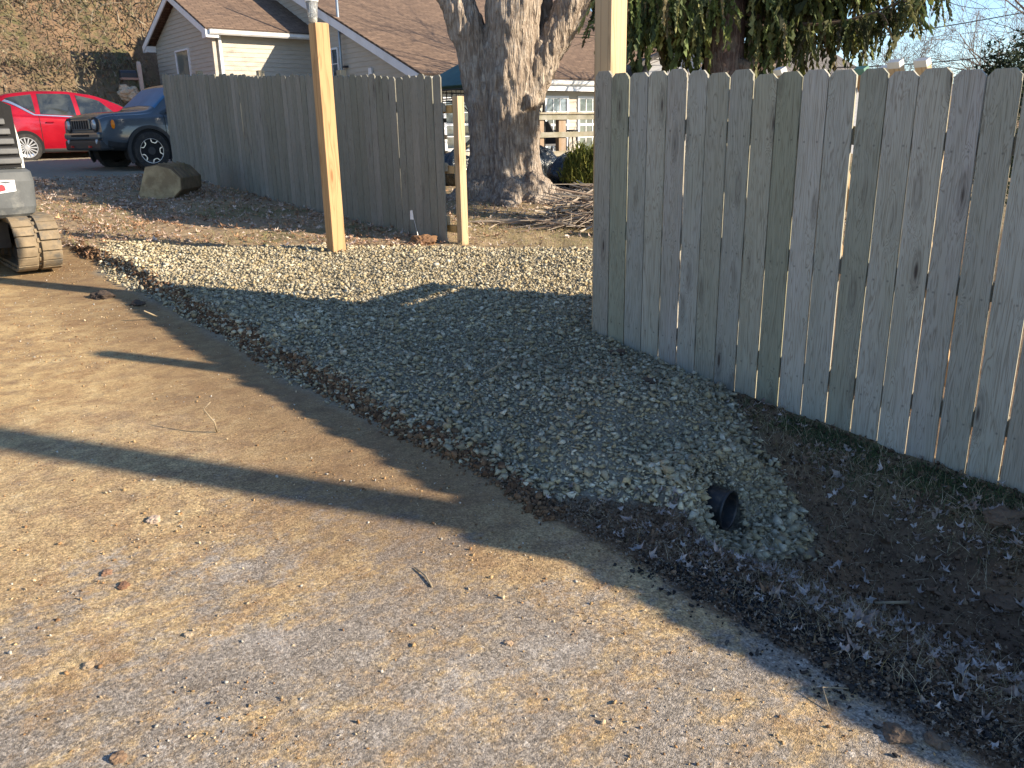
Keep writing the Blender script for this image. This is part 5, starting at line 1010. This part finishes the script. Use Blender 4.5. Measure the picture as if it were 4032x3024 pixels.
tw('twig', [(2.20,1.44,0),(2.27,1.46,.004),(2.34,1.46,0)], .004, 'short dark twig lying on the road near the middle'); tw('twig', [(3.55,2.75,.035),(3.62,2.95,.045),(3.75,3.1,.03)], .006, 'bent pale stick lying on the gravel')
tw('twig', [(1.28,3.2,.01),(1.36,3.06,.02)], .008, 'pale split stick on the bare soil of the ditch'); tw('twig', [(4.02,1.38,0),(3.98,1.36,.07),(4.03,1.33,.13),(4.0,1.36,.17)], .005, 'spindly upright root standing on the dirt road'); tw('twig', [(.98,2.12,.0),(1.02,2.02,.03),(.97,1.98,.0)], .003, 'thin bent stem at the shadow edge on the road'); tw('twig', [(6.35,1.85,.02),(6.3,1.75,.09)], .007, 'short pale stick leaning on the dark clod')
def marker():
    r = root('marker_flag', L(7.86, 5.22, Hs(7.86, 5.22)), A0, 'small white marker flag on a wire at the foot of the far fence', 'flag'); m = MB(); m.ptube([(0,0,0),(.10,0,.27)], .003, 6); m.build('wire', plain('wire', (.4,.4,.4), .4, metal=.6), r); m = MB(); m._a([(.10,0,.27),(.115,.0,.34),(.175,-.01,.33),(.15,.012,.235),(.095,0,.235)], [(0,1,2,3,4)]); o = m.build('cloth', plain('white_flag', (.8,.8,.8), .6), r); q = o.modifiers.new('s', 'SOLIDIFY'); q.thickness = .002
marker()
# studs leaning on the back of the near fence, only their ends show
for k, (s_, dt, tl, hh, lab) in enumerate([(2.70,0,.26,1.99,'leftmost white-ended stud leaning behind the near fence'),(2.50,.03,.20,1.955,'second stud end from the left above the near fence'),(2.24,0,.16,1.965,'green-edged stud end between the other stud ends above the near fence'),(2.14,.05,.14,1.965,'middle pale stud end right of the green-edged one'),(2.07,.0,.10,1.985,'tallest pale stud end above the near fence'),(1.96,.04,.10,1.985,'rightmost stud end above the near fence')]):
    b = Vector(L(s_-tl*1.2, 5.0, .1)); tp = Vector(L(s_, 4.15+dt, hh-.098)); d = (tp-b).normalized(); m = MB(); m.box(-.032, .032, -.018, .018, 0, (tp-b).length); o = m.build('lumber_stud', M['newpost2'] if k != 2 else M['newpost'], None, bevel=.002); o.location = b; o.rotation_euler = d.to_track_quat('Z', 'Y').to_euler(); tag(o, lab, 'lumber', 'studs leaning behind the near fence')
    m = MB(); L_ = (tp-b).length; m.box(-.0325, .0325, -.0185, .0185, L_-.03, L_+.0015); m.build('painted_end', plain('end_paint', (.58,.56,.52) if k != 2 else (.12,.25,.19), .7), o)
def pallet():
    r = root('wooden_pallet', L(3.35, 4.9, Hs(3.3, 4.9)), A0+.35, 'wooden pallet standing behind the near fence, known by its shadow on the gravel', 'pallet'); m = MB(); m.box(-.02, .0, -.55, .5, .02, 1.12+.0); [m.box(-.021, .001, -.5+k*.2, -.45+k*.2, 1.1, 1.15+.05*(k%2)) for k in range(5)]; m.build('boards', M['rail'], r); m = MB(); [m.box(.0, .09, -.62, .53, z, z+.1) for z in (.05, .6, 1.15)]; m.build('stringers', M['rail'], r)
pallet()
def pole():
    r = root('utility_pole', (7.25, .82, -.3), 0, 'tall round utility pole whose long shadow crosses the road', 'pole'); m = MB(); m.ptube([(0,0,-.5),(0,0,9.)], [.135,.11], 16); m.build('shaft', M['twig'], r, smooth=True); m = MB(); m.box(-.06, .06, -1., 1., 8.2, 8.32); m.build('crossarm', M['twig'], r)
    r = root('gate_post', L(1.25, 4.22, 0), A0, 'spare post standing behind the near fence just right of the picture', 'post'); m = MB(); m.box(-.05, .05, -.05, .05, -.1, 2.36); m.build('timber', M['newpost2'], r, bevel=.004)
pole()
def wires():
    for k, (z1, z2, sag, lab) in enumerate([(3.9, 6.6, .35, 'upper black power line crossing the sky at the right'), (3.2, 5.2, .5, 'lower black power line behind the bare trees')]):
        a = Vector((9.5, 26, z1)); b = Vector((24, 25, z2)); m = MB(); m.ptube([(a+(b-a)*f-Vector((0,0,sag*4*f*(1-f)))-a) for f in [i/16 for i in range(17)]], .016, 6); o = m.build('power_line', blk, None, smooth=True, loc=tuple(a)); tag(o, lab, 'cable', 'power lines')
wires()
